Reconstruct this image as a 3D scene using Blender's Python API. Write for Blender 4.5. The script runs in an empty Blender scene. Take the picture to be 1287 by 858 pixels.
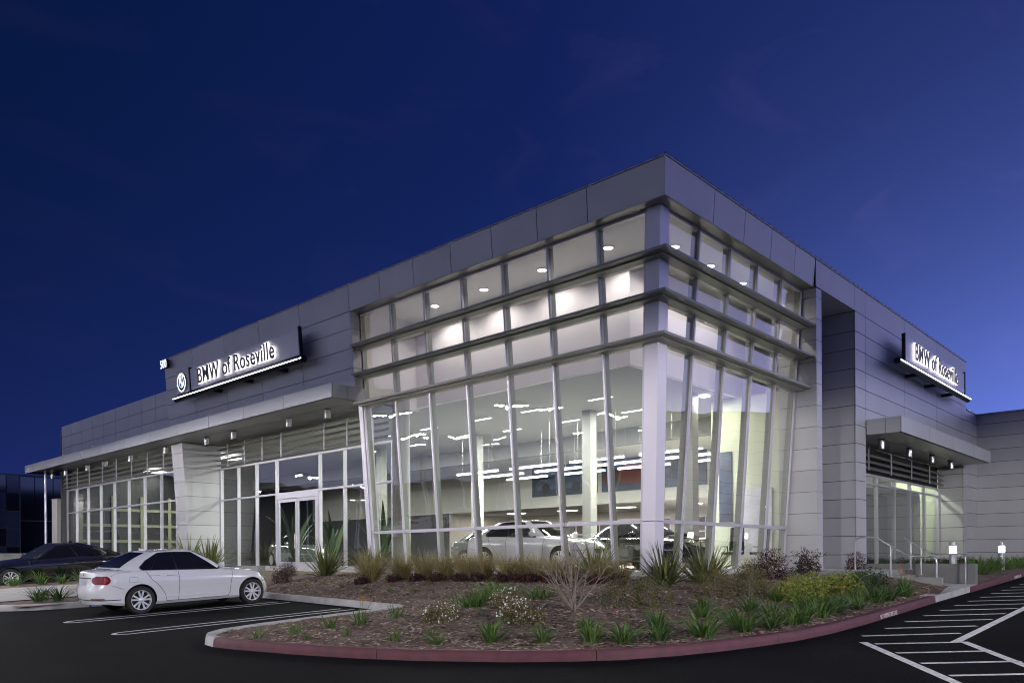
import bpy, bmesh, math, random
from mathutils import Vector, Matrix
random.seed(7)
sc = bpy.context.scene
COL = sc.collection

# ------------------------------------------------------------------ camera
CAM = (-15.184, -9.373, 1.35)
YAW, ROLL, FOC = 0.749710, -0.0060192, 983.75
fw = Vector((math.cos(YAW), math.sin(YAW), 0)); rt = Vector((math.sin(YAW), -math.cos(YAW), 0)); up = Vector((0, 0, 1))
r_ = math.cos(ROLL) * rt + math.sin(ROLL) * up
u_ = -math.sin(ROLL) * rt + math.cos(ROLL) * up
cd = bpy.data.cameras.new('camera'); cam = bpy.data.objects.new('camera', cd); COL.objects.link(cam)
M = Matrix.Identity(4)
for i in range(3):
    M[i][0] = r_[i]; M[i][1] = u_[i]; M[i][2] = -fw[i]; M[i][3] = CAM[i]
cam.matrix_world = M
cd.sensor_width = 36; cd.lens = 36 * FOC / 1287; cd.shift_y = (699.56 - 429) / 1287
cd.clip_start = 0.1; cd.clip_end = 3000
sc.camera = cam

# ------------------------------------------------------------------ sky: dusk, sunset low on the right
SUN_AZ = math.radians(-38)
w = bpy.data.worlds.new("World"); sc.world = w; w.use_nodes = True
nt = w.node_tree; N = nt.nodes; Lk = nt.links
bg = N['Background']
def wn(t, **k):
    n = N.new(t)
    for a, b in k.items(): setattr(n, a, b)
    return n
tc = wn('ShaderNodeTexCoord')
sep = wn('ShaderNodeSeparateXYZ'); Lk.new(tc.outputs['Generated'], sep.inputs[0])
def mth(op, a, b=None, clamp=False):
    n = wn('ShaderNodeMath', operation=op, use_clamp=clamp)
    for i, v in enumerate((a, b)):
        if v is None: continue
        if isinstance(v, (int, float)): n.inputs[i].default_value = v
        else: Lk.new(v, n.inputs[i])
    return n.outputs[0]
hlen = mth('SQRT', mth('ADD', mth('MULTIPLY', sep.outputs[0], sep.outputs[0]), mth('ADD', mth('MULTIPLY', sep.outputs[1], sep.outputs[1]), 1e-5)))
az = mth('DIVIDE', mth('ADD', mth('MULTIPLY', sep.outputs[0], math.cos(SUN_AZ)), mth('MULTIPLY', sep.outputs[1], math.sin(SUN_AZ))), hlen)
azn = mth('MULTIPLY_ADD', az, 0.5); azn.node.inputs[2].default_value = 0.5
def ramp(fac, pts):
    n = wn('ShaderNodeValToRGB'); cr = n.color_ramp
    while len(cr.elements) < len(pts): cr.elements.new(0.5)
    for e, (p, c) in zip(cr.elements, pts): e.position = p; e.color = (*c, 1)
    Lk.new(fac, n.inputs[0]); return n.outputs[0]
hor = ramp(azn, [(0.0, (.47, .49, .76)), (.13, (.19, .21, .38)), (.275, (.0098, .0182, .108)), (.60, (.020, .043, .21)), (.835, (.172, .258, .88)), (.93, (.38, .50, 1.25)), (1.0, (1.1, 1.05, 1.9))])  # lowest stops lie out of view, brightened as added fill for the facades
zen = ramp(azn, [(0.0, (.08, .09, .16)), (.13, (.035, .045, .11)), (.275, (.0008, .0060, .034)), (.60, (.0034, .0094, .067)), (.835, (.0040, .0105, .074)), (1.0, (.05, .065, .2))])  # lowest stops carry the same added fill overhead
el = mth('MULTIPLY', mth('MAXIMUM', sep.outputs[2], 0.0), 2.3)
elp = mth('SUBTRACT', 1.0, mth('POWER', 2.71828, mth('MULTIPLY', mth('POWER', el, 1.25), -2.15)))
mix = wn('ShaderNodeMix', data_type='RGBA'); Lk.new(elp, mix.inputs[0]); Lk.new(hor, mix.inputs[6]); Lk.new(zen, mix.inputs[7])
# thin violet cirrus
mp = wn('ShaderNodeMapping'); mp.inputs['Rotation'].default_value = (0.2, .35, .9); mp.inputs['Scale'].default_value = (1.6, 6.0, 9.0)
Lk.new(tc.outputs['Generated'], mp.inputs[0])
nz = wn('ShaderNodeTexNoise'); nz.inputs['Scale'].default_value = 1.5; nz.inputs['Detail'].default_value = 6; nz.inputs['Distortion'].default_value = .8
Lk.new(mp.outputs[0], nz.inputs['Vector'])
cl_ = mth('MULTIPLY', mth('SUBTRACT', nz.outputs['Fac'], .54, True), 2.2, True)
cadd = wn('ShaderNodeMix', data_type='RGBA', blend_type='ADD'); Lk.new(mth('MULTIPLY', cl_, mth('POWER', azn, 2.0)), cadd.inputs[0])
Lk.new(mix.outputs[2], cadd.inputs[6]); cadd.inputs[7].default_value = (.040, .020, .058, 1)
sky = wn('ShaderNodeTexSky', sky_type='NISHITA'); sky.sun_disc = False
sky.sun_elevation = math.radians(-4); sky.sun_rotation = math.radians(90) - SUN_AZ; sky.ozone_density = 4
sadd = wn('ShaderNodeMix', data_type='RGBA', blend_type='ADD'); sadd.inputs[0].default_value = .015
Lk.new(cadd.outputs[2], sadd.inputs[6]); Lk.new(sky.outputs[0], sadd.inputs[7])
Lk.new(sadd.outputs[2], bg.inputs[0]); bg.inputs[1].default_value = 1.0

sc.view_settings.view_transform = 'Standard'; sc.view_settings.look = 'None'
sc.view_settings.exposure = 0.36; sc.view_settings.gamma = 1.0; sc.view_settings.use_curve_mapping = False
sc.render.engine = 'CYCLES'
cy = sc.cycles
cy.use_denoising = True; cy.denoising_input_passes = 'RGB_ALBEDO_NORMAL'; cy.denoising_prefilter = 'ACCURATE'
cy.pixel_filter_type = 'BLACKMAN_HARRIS'; cy.filter_width = 1.05
cy.max_bounces = 9; cy.diffuse_bounces = 4; cy.glossy_bounces = 4; cy.transmission_bounces = 6; cy.transparent_max_bounces = 40
cy.sample_clamp_indirect = 4.0; cy.sample_clamp_direct = 0.0; cy.caustics_reflective = False; cy.caustics_refractive = False
cy.use_light_tree = True

# light power knobs
P_LOT, P_ATRIUM, P_STRIP, P_PEND = 7400, 21, 190, 130

# ------------------------------------------------------------------ materials
def nodes_of(m): return m.node_tree.nodes, m.node_tree.links
def mat(name, col, rough=.5, metal=0.0, noise=0.0, nscale=5.0, bump=0.0, bscale=40.0, spec=.5, coat=0.0, trans=0.0, emis=None, estr=0.0, stretch=(1, 1, 1), detail=6):
    m = bpy.data.materials.new(name); m.use_nodes = True
    n, l = nodes_of(m); b = n['Principled BSDF']
    b.inputs['Base Color'].default_value = (*col, 1); b.inputs['Roughness'].default_value = rough; b.inputs['Metallic'].default_value = metal
    b.inputs['Specular IOR Level'].default_value = spec; b.inputs['Coat Weight'].default_value = coat; b.inputs['Coat Roughness'].default_value = .04
    if emis: b.inputs['Emission Color'].default_value = (*emis, 1); b.inputs['Emission Strength'].default_value = estr
    if noise or bump:
        t = n.new('ShaderNodeTexCoord'); mp = n.new('ShaderNodeMapping'); mp.inputs['Scale'].default_value = stretch
        l.new(t.outputs['Object'], mp.inputs[0])
    if noise:
        z = n.new('ShaderNodeTexNoise'); z.inputs['Scale'].default_value = nscale; z.inputs['Detail'].default_value = detail
        l.new(mp.outputs[0], z.inputs['Vector'])
        r = n.new('ShaderNodeMapRange'); r.inputs[1].default_value = .25; r.inputs[2].default_value = .75
        r.inputs[3].default_value = 1 - noise; r.inputs[4].default_value = 1 + noise; l.new(z.outputs['Fac'], r.inputs[0])
        h = n.new('ShaderNodeMix'); h.data_type = 'RGBA'; h.blend_type = 'MULTIPLY'; h.inputs[0].default_value = 1
        h.inputs[6].default_value = (*col, 1); l.new(r.outputs[0], h.inputs[7]); l.new(h.outputs[2], b.inputs['Base Color'])
    if bump:
        z2 = n.new('ShaderNodeTexNoise'); z2.inputs['Scale'].default_value = bscale; z2.inputs['Detail'].default_value = 5
        l.new(mp.outputs[0], z2.inputs['Vector'])
        bp = n.new('ShaderNodeBump'); bp.inputs['Strength'].default_value = bump; bp.inputs['Distance'].default_value = .02
        l.new(z2.outputs['Fac'], bp.inputs['Height']); l.new(bp.outputs[0], b.inputs['Normal'])
    return m
def emit(name, col, s):
    m = bpy.data.materials.new(name); m.use_nodes = True
    n, l = nodes_of(m); n.remove(n['Principled BSDF'])
    e = n.new('ShaderNodeEmission'); e.inputs[0].default_value = (*col, 1); e.inputs[1].default_value = s
    l.new(e.outputs[0], n['Material Output'].inputs[0])
    m.cycles.emission_sampling = 'NONE'
    return m
def glass(name, tint=(.95, .955, .945), wav=.0, base=.045, rough=0.0):
    m = bpy.data.materials.new(name); m.use_nodes = True
    n, l = nodes_of(m); n.remove(n['Principled BSDF'])
    tr = n.new('ShaderNodeBsdfTransparent'); tr.inputs[0].default_value = (*tint, 1)
    gl = n.new('ShaderNodeBsdfGlossy'); gl.inputs['Roughness'].default_value = rough; gl.inputs['Color'].default_value = (1, 1, 1, 1)
    lw = n.new('ShaderNodeLayerWeight'); lw.inputs[0].default_value = .5
    p = n.new('ShaderNodeMath'); p.operation = 'POWER'; p.inputs[1].default_value = 4.0; l.new(lw.outputs['Facing'], p.inputs[0])
    q = n.new('ShaderNodeMath'); q.operation = 'MULTIPLY_ADD'; q.inputs[1].default_value = 1 - base; q.inputs[2].default_value = base; q.use_clamp = True
    l.new(p.outputs[0], q.inputs[0])
    mx = n.new('ShaderNodeMixShader'); l.new(q.outputs[0], mx.inputs[0]); l.new(tr.outputs[0], mx.inputs[1]); l.new(gl.outputs[0], mx.inputs[2])
    l.new(mx.outputs[0], n['Material Output'].inputs[0])
    if wav:
        t = n.new('ShaderNodeTexCoord'); z = n.new('ShaderNodeTexNoise'); z.inputs['Scale'].default_value = .55; z.inputs['Detail'].default_value = 1
        l.new(t.outputs['Object'], z.inputs['Vector'])
        bp = n.new('ShaderNodeBump'); bp.inputs['Strength'].default_value = wav; bp.inputs['Distance'].default_value = .05
        l.new(z.outputs['Fac'], bp.inputs['Height']); l.new(bp.outputs[0], gl.inputs['Normal'])
    return m

PANEL = mat('panel_metal', (.49, .49, .505), .40, .10, noise=.07, nscale=.5)
PANEL2 = mat('canopy_metal', (.64, .64, .66), .27, .25, noise=.05, nscale=.7)
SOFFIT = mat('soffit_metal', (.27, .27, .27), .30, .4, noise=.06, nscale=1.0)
def per_island(m, amt):                      # panels from slightly different coil batches
    n, l = nodes_of(m); b = n['Principled BSDF']; src = b.inputs['Base Color'].links[0].from_socket
    g_ = n.new('ShaderNodeNewGeometry'); r = n.new('ShaderNodeMapRange'); r.inputs[3].default_value = 1 - amt; r.inputs[4].default_value = 1 + amt
    l.new(g_.outputs['Random Per Island'], r.inputs[0]); x = n.new('ShaderNodeMix'); x.data_type = 'RGBA'; x.blend_type = 'MULTIPLY'; x.inputs[0].default_value = 1
    l.new(src, x.inputs[6]); l.new(r.outputs[0], x.inputs[7]); l.new(x.outputs[2], b.inputs['Base Color'])
per_island(PANEL, .055)
BACK = mat('joint_shadow_gap', (.06, .06, .068), .8)
FRAME = mat('window_frame_aluminium', (.56, .54, .60), .38, .25)
FRAMED = mat('sunshade_aluminium', (.27, .27, .25), .45, .2)
FRAMEIN = mat('mullion_inner_paint', (.25, .265, .225), .5)
COLM = mat('column_paint', (.27, .265, .245), .7)
WHITECOL = mat('white_column_metal', (.74, .71, .78), .4, .1)
PANE = glass('window_glass', (.95, .955, .94), wav=.28, base=.055)
PANED = glass('door_glass', (.80, .84, .82), wav=.06, base=.06)
CEIL = mat('ceiling_paint', (.74, .73, .69), .8, noise=.03, nscale=.5)
CEILD = mat('showroom_ceiling_paint', (.21, .21, .195), .8, noise=.04, nscale=.5)
WALLW = mat('white_interior_paint', (.78, .74, .73), .75, noise=.03, nscale=.6)
WALLB = mat('beige_interior_paint', (.47, .46, .43), .75, noise=.04, nscale=.6)
WALLY = mat('pale_green_interior_paint', (.56, .59, .47), .7, noise=.04, nscale=.6)
FLOOR = mat('floor_tile', (.58, .56, .52), .22, noise=.08, nscale=3)
CONC = mat('concrete', (.27, .265, .255), .85, noise=.18, nscale=3.0, bump=.25, bscale=60)
CONCD = mat('dark_concrete', (.17, .17, .165), .85, noise=.16, nscale=2.0, bump=.2, bscale=50)
KERBW = mat('kerb_concrete', (.40, .39, .38), .85, noise=.22, nscale=4.0, bump=.3, bscale=50)
KERBR = mat('kerb_red_paint', (.078, .015, .025), .6, noise=.28, nscale=5.0, bump=.3, bscale=60)
MARK = mat('road_paint', (.62, .61, .60), .8, noise=.30, nscale=14.0)
BLACKM = mat('black_metal', (.015, .015, .017), .35, .2)
DARKG = mat('dark_grey_plastic', (.05, .05, .055), .5)
STEEL = mat('brushed_steel', (.46, .45, .45), .3, .85)
GREYM = mat('grey_paint', (.22, .22, .23), .5)
LED = emit('white_led', (1, .97, 1), 4.0)
LEDS = emit('sign_letter_glow', (1, .93, .95), 1.8)
LENS = emit('lamp_lens', (1, .97, .95), 9.0)
LENSB = emit('lot_lamp_lens', (1, .97, 1), 55.0)
TUBE = emit('tube_lamp', (1, .96, .98), 7.0)
BOLL = emit('bollard_lamp_glow', (1, 1, .93), 16.0); BOLL.cycles.emission_sampling = 'AUTO'

# asphalt
def asphalt():
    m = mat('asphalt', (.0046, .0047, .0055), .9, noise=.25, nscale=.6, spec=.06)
    n, l = nodes_of(m); b = n['Principled BSDF']
    t = n.new('ShaderNodeTexCoord'); v = n.new('ShaderNodeTexVoronoi'); v.inputs['Scale'].default_value = 55
    l.new(t.outputs['Object'], v.inputs['Vector'])
    ms = n.new('ShaderNodeTexMusgrave') if hasattr(bpy.types, 'ShaderNodeTexMusgrave') else n.new('ShaderNodeTexNoise'); ms.inputs['Scale'].default_value = .16; ms.inputs['Detail'].default_value = 8
    l.new(t.outputs['Object'], ms.inputs['Vector'])
    mr = n.new('ShaderNodeMapRange'); mr.inputs[1].default_value = .35; mr.inputs[2].default_value = .68; mr.inputs[3].default_value = .75; mr.inputs[4].default_value = 1.5; l.new(ms.outputs[0], mr.inputs[0])
    sp = n.new('ShaderNodeTexNoise'); sp.inputs['Scale'].default_value = 45; sp.inputs['Detail'].default_value = 2; l.new(t.outputs['Object'], sp.inputs['Vector'])
    mr2 = n.new('ShaderNodeMapRange'); mr2.inputs[1].default_value = .3; mr2.inputs[2].default_value = .75; mr2.inputs[3].default_value = .6; mr2.inputs[4].default_value = 1.9; l.new(sp.outputs[0], mr2.inputs[0])
    mm_ = n.new('ShaderNodeMath'); mm_.operation = 'MULTIPLY'; l.new(mr.outputs[0], mm_.inputs[0]); l.new(mr2.outputs[0], mm_.inputs[1])
    src = b.inputs['Base Color'].links[0].from_socket; x = n.new('ShaderNodeMix'); x.data_type = 'RGBA'; x.blend_type = 'MULTIPLY'; x.inputs[0].default_value = 1
    l.new(src, x.inputs[6]); l.new(mm_.outputs[0], x.inputs[7]); l.new(x.outputs[2], b.inputs['Base Color'])
    bp = n.new('ShaderNodeBump'); bp.inputs['Strength'].default_value = .7; bp.inputs['Distance'].default_value = .008
    l.new(v.outputs['Distance'], bp.inputs['Height']); l.new(bp.outputs[0], b.inputs['Normal'])
    return m
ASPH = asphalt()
def mulch():
    m = mat('mulch', (.125, .088, .068), .95, noise=.55, nscale=9.0, bump=1.0, bscale=45)
    return m
MULCH = mulch()
CHIP = [mat('bark_chip', (.15, .105, .08), .9, noise=.5, nscale=3), mat('pale_bark_chip', (.36, .28, .22), .9, noise=.4, nscale=3)]

# ------------------------------------------------------------------ mesh builder
class MB:
    def __init__(s): s.v = []; s.f = []; s.m = []; s.smooth = False
    def hexa(s, p, mi=0):
        o = len(s.v); s.v += [tuple(q) for q in p]
        for f in ((0, 3, 2, 1), (4, 5, 6, 7), (0, 1, 5, 4), (1, 2, 6, 5), (2, 3, 7, 6), (3, 0, 4, 7)):
            s.f.append(tuple(o + i for i in f)); s.m.append(mi)
    def box(s, a, b, mi=0):
        x0, x1 = sorted((a[0], b[0])); y0, y1 = sorted((a[1], b[1])); z0, z1 = sorted((a[2], b[2]))
        s.hexa([(x0, y0, z0), (x1, y0, z0), (x1, y1, z0), (x0, y1, z0), (x0, y0, z1), (x1, y0, z1), (x1, y1, z1), (x0, y1, z1)], mi)
    def prism(s, poly, z0, z1, mi=0):          # plan polygon, z may be number or function(x,y)
        o = len(s.v); n = len(poly)
        a = sum(poly[i - 1][0] * poly[i][1] - poly[i][0] * poly[i - 1][1] for i in range(n))
        if a < 0: poly = poly[::-1]
        g0 = z0 if callable(z0) else (lambda x, y: z0); g1 = z1 if callable(z1) else (lambda x, y: z1)
        s.v += [(x, y, g0(x, y)) for x, y in poly] + [(x, y, g1(x, y)) for x, y in poly]
        s.f.append(tuple(range(o + n - 1, o - 1, -1))); s.m.append(mi)
        s.f.append(tuple(range(o + n, o + 2 * n))); s.m.append(mi)
        for i in range(n):
            j = (i + 1) % n; s.f.append((o + i, o + j, o + n + j, o + n + i)); s.m.append(mi)
    def tube(s, pts, r, seg=8, mi=0, caps=True):
        pts = [Vector(p) for p in pts]; o = len(s.v); n = len(pts)
        rr = r if isinstance(r, (list, tuple)) else [r] * n
        prev = None
        for i, p in enumerate(pts):
            t = (pts[min(i + 1, n - 1)] - pts[max(i - 1, 0)]).normalized()
            a = Vector((0, 0, 1)) if abs(t.z) < .9 else Vector((1, 0, 0))
            if prev is not None: a = prev
            x = (a - a.dot(t) * t).normalized(); prev = x; y = t.cross(x)
            for k in range(seg):
                q = 2 * math.pi * k / seg
                s.v.append(tuple(p + rr[i] * (math.cos(q) * x + math.sin(q) * y)))
        for i in range(n - 1):
            for k in range(seg):
                k2 = (k + 1) % seg
                s.f.append((o + i * seg + k, o + i * seg + k2, o + (i + 1) * seg + k2, o + (i + 1) * seg + k)); s.m.append(mi)
        if caps:
            s.f.append(tuple(o + k for k in range(seg - 1, -1, -1))); s.m.append(mi)
            s.f.append(tuple(o + (n - 1) * seg + k for k in range(seg))); s.m.append(mi)
    def lathe(s, prof, c=(0, 0, 0), axis='z', seg=24, mi=0):
        o = len(s.v); n = len(prof)
        for k in range(seg):
            q = 2 * math.pi * k / seg
            for (r, h) in prof:
                a, b = r * math.cos(q), r * math.sin(q)
                p = {'z': (a, b, h), 'y': (b, h, a), 'x': (h, a, b)}[axis]
                s.v.append((c[0] + p[0], c[1] + p[1], c[2] + p[2]))
        for k in range(seg):
            k2 = (k + 1) % seg
            for i in range(n - 1):
                s.f.append((o + k * n + i, o + k2 * n + i, o + k2 * n + i + 1, o + k * n + i + 1)); s.m.append(mi)
    def grid(s, rows, mi=0, close=False):
        o = len(s.v); n = len(rows); m = len(rows[0])
        for r in rows: s.v += [tuple(p) for p in r]
        for i in range(n - 1):
            for j in range(m - 1 + (1 if close else 0)):
                j2 = (j + 1) % m
                s.f.append((o + i * m + j, o + i * m + j2, o + (i + 1) * m + j2, o + (i + 1) * m + j)); s.m.append(mi)
    def strip(s, a, b, mi=0):
        s.grid([a, b], mi)
    def mesh(s, name, mats, sharp=None):
        me = bpy.data.meshes.new(name); me.from_pydata(s.v, [], s.f); me.validate()
        for m in (mats if isinstance(mats, (list, tuple)) else [mats]): me.materials.append(m)
        if len(me.polygons) == len(s.m): me.polygons.foreach_set('material_index', s.m)
        if sharp is not None:
            me.polygons.foreach_set('use_smooth', [True] * len(me.polygons)); me.set_sharp_from_angle(angle=math.radians(sharp))
        me.update(); return me
    def build(s, name, mats, parent=None, sharp=None, loc=None, fixn=False):
        me = s.mesh(name, mats, sharp)
        if fixn:
            bm = bmesh.new(); bm.from_mesh(me); bmesh.ops.recalc_face_normals(bm, faces=bm.faces); bm.to_mesh(me); bm.free()
        o = bpy.data.objects.new(name, me); COL.objects.link(o)
        if parent: o.parent = parent
        if loc: o.location = loc
        return o
def tag(o, label=None, cat=None, group=None, kind=None):
    if label: o['label'] = label
    if cat: o['category'] = cat
    if group: o['group'] = group
    if kind: o['kind'] = kind
    return o
def empty(name, loc=(0, 0, 0), rz=0.0):
    o = bpy.data.objects.new(name, None); COL.objects.link(o); o.location = loc; o.rotation_euler = (0, 0, rz); o.empty_display_size = .2
    return o
def copy_tree(o, parent=None):
    c = o.copy(); COL.objects.link(c)
    if parent: c.parent = parent
    for ch in list(o.children): copy_tree(ch, c)
    return c
def lamp(name, kind, loc, power, parent=None, col=(1, .96, .93), size=.3, size_y=None, rot=None, spot=None, blend=.5):
    d = bpy.data.lights.new(name, kind); d.energy = power; d.color = col
    if kind == 'AREA':
        d.size = size
        if size_y: d.shape = 'RECTANGLE'; d.size_y = size_y
    elif kind == 'SPOT':
        d.spot_size = spot; d.spot_blend = blend; d.shadow_soft_size = size
    else: d.shadow_soft_size = size
    o = bpy.data.objects.new(name, d); COL.objects.link(o); o.location = loc
    if rot: o.rotation_euler = rot
    if parent: o.parent = parent
    return o
ORD = ['first', 'second', 'third', 'fourth', 'fifth', 'sixth', 'seventh', 'eighth', 'ninth', 'tenth', 'eleventh', 'twelfth', 'thirteenth', 'fourteenth', 'fifteenth', 'sixteenth', 'seventeenth', 'eighteenth', 'nineteenth', 'twentieth', 'twenty-first', 'twenty-second', 'twenty-third', 'twenty-fourth', 'twenty-fifth', 'twenty-sixth', 'twenty-seventh', 'twenty-eighth']

# ------------------------------------------------------------------ ground shape
def cl(v,a,b): return max(a,min(b,v))
def sm(a,b,v):
    t=cl((v-a)/(b-a),0,1); return t*t*(3-2*t)
def gz(x,y): return .09+.038*(cl(x,-40,14)+7.8)+.02*(cl(y,-20,32)-9.1)
# centre line of the kerb round the front bed
KERB_WHITE=[(-3.95,26.0),(-3.95,20.0),(-3.95,14.0),(-3.95,9.0),(-3.98,6.0),(-4.0,4.62),(-4.12,4.36),(-4.4,4.25),(-6.0,4.18),(-7.6,4.05),(-8.5,3.86),(-8.86,3.6),(-9.04,3.25),(-9.08,2.9)]
KERB_RED=[(-9.08,2.9),(-9.0,2.4),(-8.68,1.2),(-8.3,.1),(-7.9,-.75),(-7.2,-1.85),(-6.65,-2.5),(-6.1,-3.0),(-5.4,-3.4),(-4.7,-3.7),(-3.9,-3.95),(-3.1,-4.15),(-2.0,-4.28),(-.4,-4.33),(2.0,-4.3),(4.1,-4.28)]
KERB_FAR=[(7.2,-4.3),(12.0,-4.3),(18.0,-4.3),(24.0,-4.3),(28.0,-4.3)]
BED=KERB_WHITE+KERB_RED[1:]+[(5.28,-4.28),(5.28,-2.62),(8.9,-.3),(8.9,1.0),(1.2,1.0),(1.2,12.2),(1.9,12.4),(1.9,26.0)]
def dseg(p,a,b):
    ax,ay=a;bx,by=b;px,py=p
    dx,dy=bx-ax,by-ay
    t=cl(((px-ax)*dx+(py-ay)*dy)/(dx*dx+dy*dy+1e-12),0,1)
    return ((px-ax-t*dx)**2+(py-ay-t*dy)**2)**.5
def dline(p,L): return min(dseg(p,L[i],L[i+1]) for i in range(len(L)-1))
BUILD=[(1.9,26.0),(1.9,12.2),(.95,12.1),(.95,.95),(8.9,.95),(8.9,-.4),(5.3,-2.6)]
def bedz(x,y):
    zk=gz(x,y)+.11
    dk=dline((x,y),KERB_WHITE+KERB_RED[1:]); db=dline((x,y),BUILD)
    f=dk/(dk+db+1e-9)
    return zk+(.84-zk)*sm(0,1,f**.9) if zk<.84 else zk
def farz(x,y):
    zk=gz(x,y)+.11; f=cl((y+4.3)/1.6,0,1)
    return zk+(max(.92,zk+.05)-zk)*f
def inpoly(p,P):
    x,y=p;c=False;n=len(P)
    for i in range(n):
        x1,y1=P[i];x2,y2=P[i-1]
        if (y1>y)!=(y2>y) and x<(x2-x1)*(y-y1)/(y2-y1)+x1: c=not c
    return c

# ------------------------------------------------------------------ ground, kerbs, markings
def axis(lo, hi, brk):
    out = [lo]
    for b in brk: out.append(b)
    out.append(hi); return out
gx = [-900, -200, -80, -40] + [-40 + 3 * i for i in range(1, 18)] + [14, 40, 120, 900]
gy = [-900, -200, -80, -20] + [-20 + 4 * i for i in range(1, 13)] + [32, 60, 140, 900]
g = MB(); g.grid([[(x, y, gz(x, y)) for x in gx] for y in gy])
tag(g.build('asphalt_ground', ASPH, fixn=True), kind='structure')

def resample(L, step):
    out = [L[0]]; 
    for a, b in zip(L, L[1:]):
        d = math.dist(a, b); n = max(1, int(round(d / step)))
        for i in range(1, n + 1): out.append((a[0] + (b[0] - a[0]) * i / n, a[1] + (b[1] - a[1]) * i / n))
    return out
def kerb(name, L, m, seg_len=3.0, w=.155, h=.15):
    L = resample(L, .35); mb = MB(); rows = []; acc = 0; start = True
    nrm = []
    for i in range(len(L)):
        a = L[max(i - 1, 0)]; b = L[min(i + 1, len(L) - 1)]
        d = math.hypot(b[0] - a[0], b[1] - a[1]) or 1; nrm.append((-(b[1] - a[1]) / d, (b[0] - a[0]) / d))
    prof = [(-.5 * w - .02, -.12), (-.5 * w - .012, .05), (-.5 * w, h - .03), (-.5 * w + .025, h), (.5 * w - .012, h), (.5 * w, h - .012), (.5 * w, -.12)]
    def row(p, n): return [(p[0] + n[0] * o, p[1] + n[1] * o, gz(*p) + z) for o, z in prof]
    pieces = []; cur = [0]
    for i in range(1, len(L)):
        acc += math.dist(L[i], L[i - 1]); cur.append(i)
        if acc > seg_len and i < len(L) - 2: pieces.append(cur); cur = [i]; acc = 0
    pieces.append(cur)
    for pc in pieces:
        rs = []
        for k, i in enumerate(pc):
            p = L[i]
            if k == 0 and i > 0:
                q = L[pc[1]]; d = math.dist(p, q); t = .008 / d; p = (p[0] + (q[0] - p[0]) * t, p[1] + (q[1] - p[1]) * t)
            rs.append(row(p, nrm[i]))
        o = len(mb.v); mb.grid(rs); n = len(prof)
        mb.f.append(tuple(range(o, o + n))); mb.m.append(0)
        e = o + (len(rs) - 1) * n; mb.f.append(tuple(range(e + n - 1, e - 1, -1))); mb.m.append(0)
    return tag(mb.build(name, m, sharp=40, fixn=True), kind='structure')
kerb('kerb', KERB_WHITE, KERBW)
kerb('red_kerb', KERB_RED, KERBR)
kerb('red_kerb', KERB_FAR, KERBR)

def paint(name, strips, w=.1, lift=.004):
    mb = MB()
    for s in strips:
        ww = s[2] if len(s) > 2 else w
        (x0, y0), (x1, y1) = s[0], s[1]; d = math.hypot(x1 - x0, y1 - y0); nx, ny = -(y1 - y0) / d * ww / 2, (x1 - x0) / d * ww / 2
        n = max(1, int(d / 1.0)); rows = []
        for i in range(n + 1):
            t = i / n; x = x0 + (x1 - x0) * t; y = y0 + (y1 - y0) * t
            rows.append([(x + nx, y + ny, gz(x + nx, y + ny) + lift), (x - nx, y - ny, gz(x - nx, y - ny) + lift)])
        mb.grid(rows)
    return tag(mb.build(name, MARK, fixn=True), kind='structure')
def hairpin(xa, xb, y0, y1):                 # double stall line closed by a round end
    c = (y0 + y1) / 2; r = (y1 - y0) / 2; S = [((xa, y0), (xb, y0 ), .085), ((xa, y1), (xb - .1, y1), .085)]
    pts = [(xa - r * 1.3 * math.sin(q), c - r * math.cos(q)) for q in [math.pi * i / 8 for i in range(9)]]
    S += [(pts[i], pts[i + 1], .085) for i in range(8)]
    return S
paint('stall_line_marking', hairpin(-9.35, -4.35, 5.75, 6.13))
paint('stall_line_marking', hairpin(-9.25, -4.30, 8.62, 9.02))
hx = [((-2.65, -5.10), (-6.1, -7.72), .13), ((-1.85, -6.18), (14.0, -5.95), .13), ((-1.72, -6.26), (-4.6, -8.1), .13)]
for i in range(14):
    x0 = -2.0 + 1.13 * i
    hx.append(((x0, -4.86), (x0 + 1.22, -6.0), .09))
for i in range(4):
    a = (-2.72 - .66 * i, -5.30 - .50 * i); hx.append((a, (a[0] + .92, a[1] - .95), .09))
paint('hatched_aisle_marking', hx)

# planted bed, mulch surface (terrain between kerb and building)
def bed_mesh(name, poly, fn, step=.14):
    xs = [p[0] for p in poly]; ys = [p[1] for p in poly]
    nx = int((max(xs) - min(xs)) / step) + 1; ny = int((max(ys) - min(ys)) / step) + 1
    idx = {}; V = []; F = []
    def vid(i, j):
        if (i, j) not in idx:
            x = min(xs) + i * step; y = min(ys) + j * step
            z = fn(x, y) + .018 * math.sin(x * 3.1 + 1.3 * math.sin(y * 2.3)) * math.sin(y * 2.7 + x) + random.uniform(-.012, .012)
            idx[(i, j)] = len(V); V.append((x, y, z))
        return idx[(i, j)]
    for i in range(nx):
        for j in range(ny):
            if inpoly((min(xs) + (i + .5) * step, min(ys) + (j + .5) * step), poly): F.append((vid(i, j), vid(i + 1, j), vid(i + 1, j + 1), vid(i, j + 1)))
    me = bpy.data.meshes.new(name); me.from_pydata(V, [], F); me.materials.append(MULCH)
    me.polygons.foreach_set('use_smooth', [True] * len(F)); me.update()
    o = bpy.data.objects.new(name, me); COL.objects.link(o); return tag(o, kind='structure')
bed_mesh('mulch_ground', BED, bedz)
FARBED = [(7.95, -4.3), (28.1, -4.3), (28.1, .3), (12, .3), (12, -1.0), (8.0, -1.0)]
bed_mesh('mulch_ground', FARBED, farz, .2)

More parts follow.
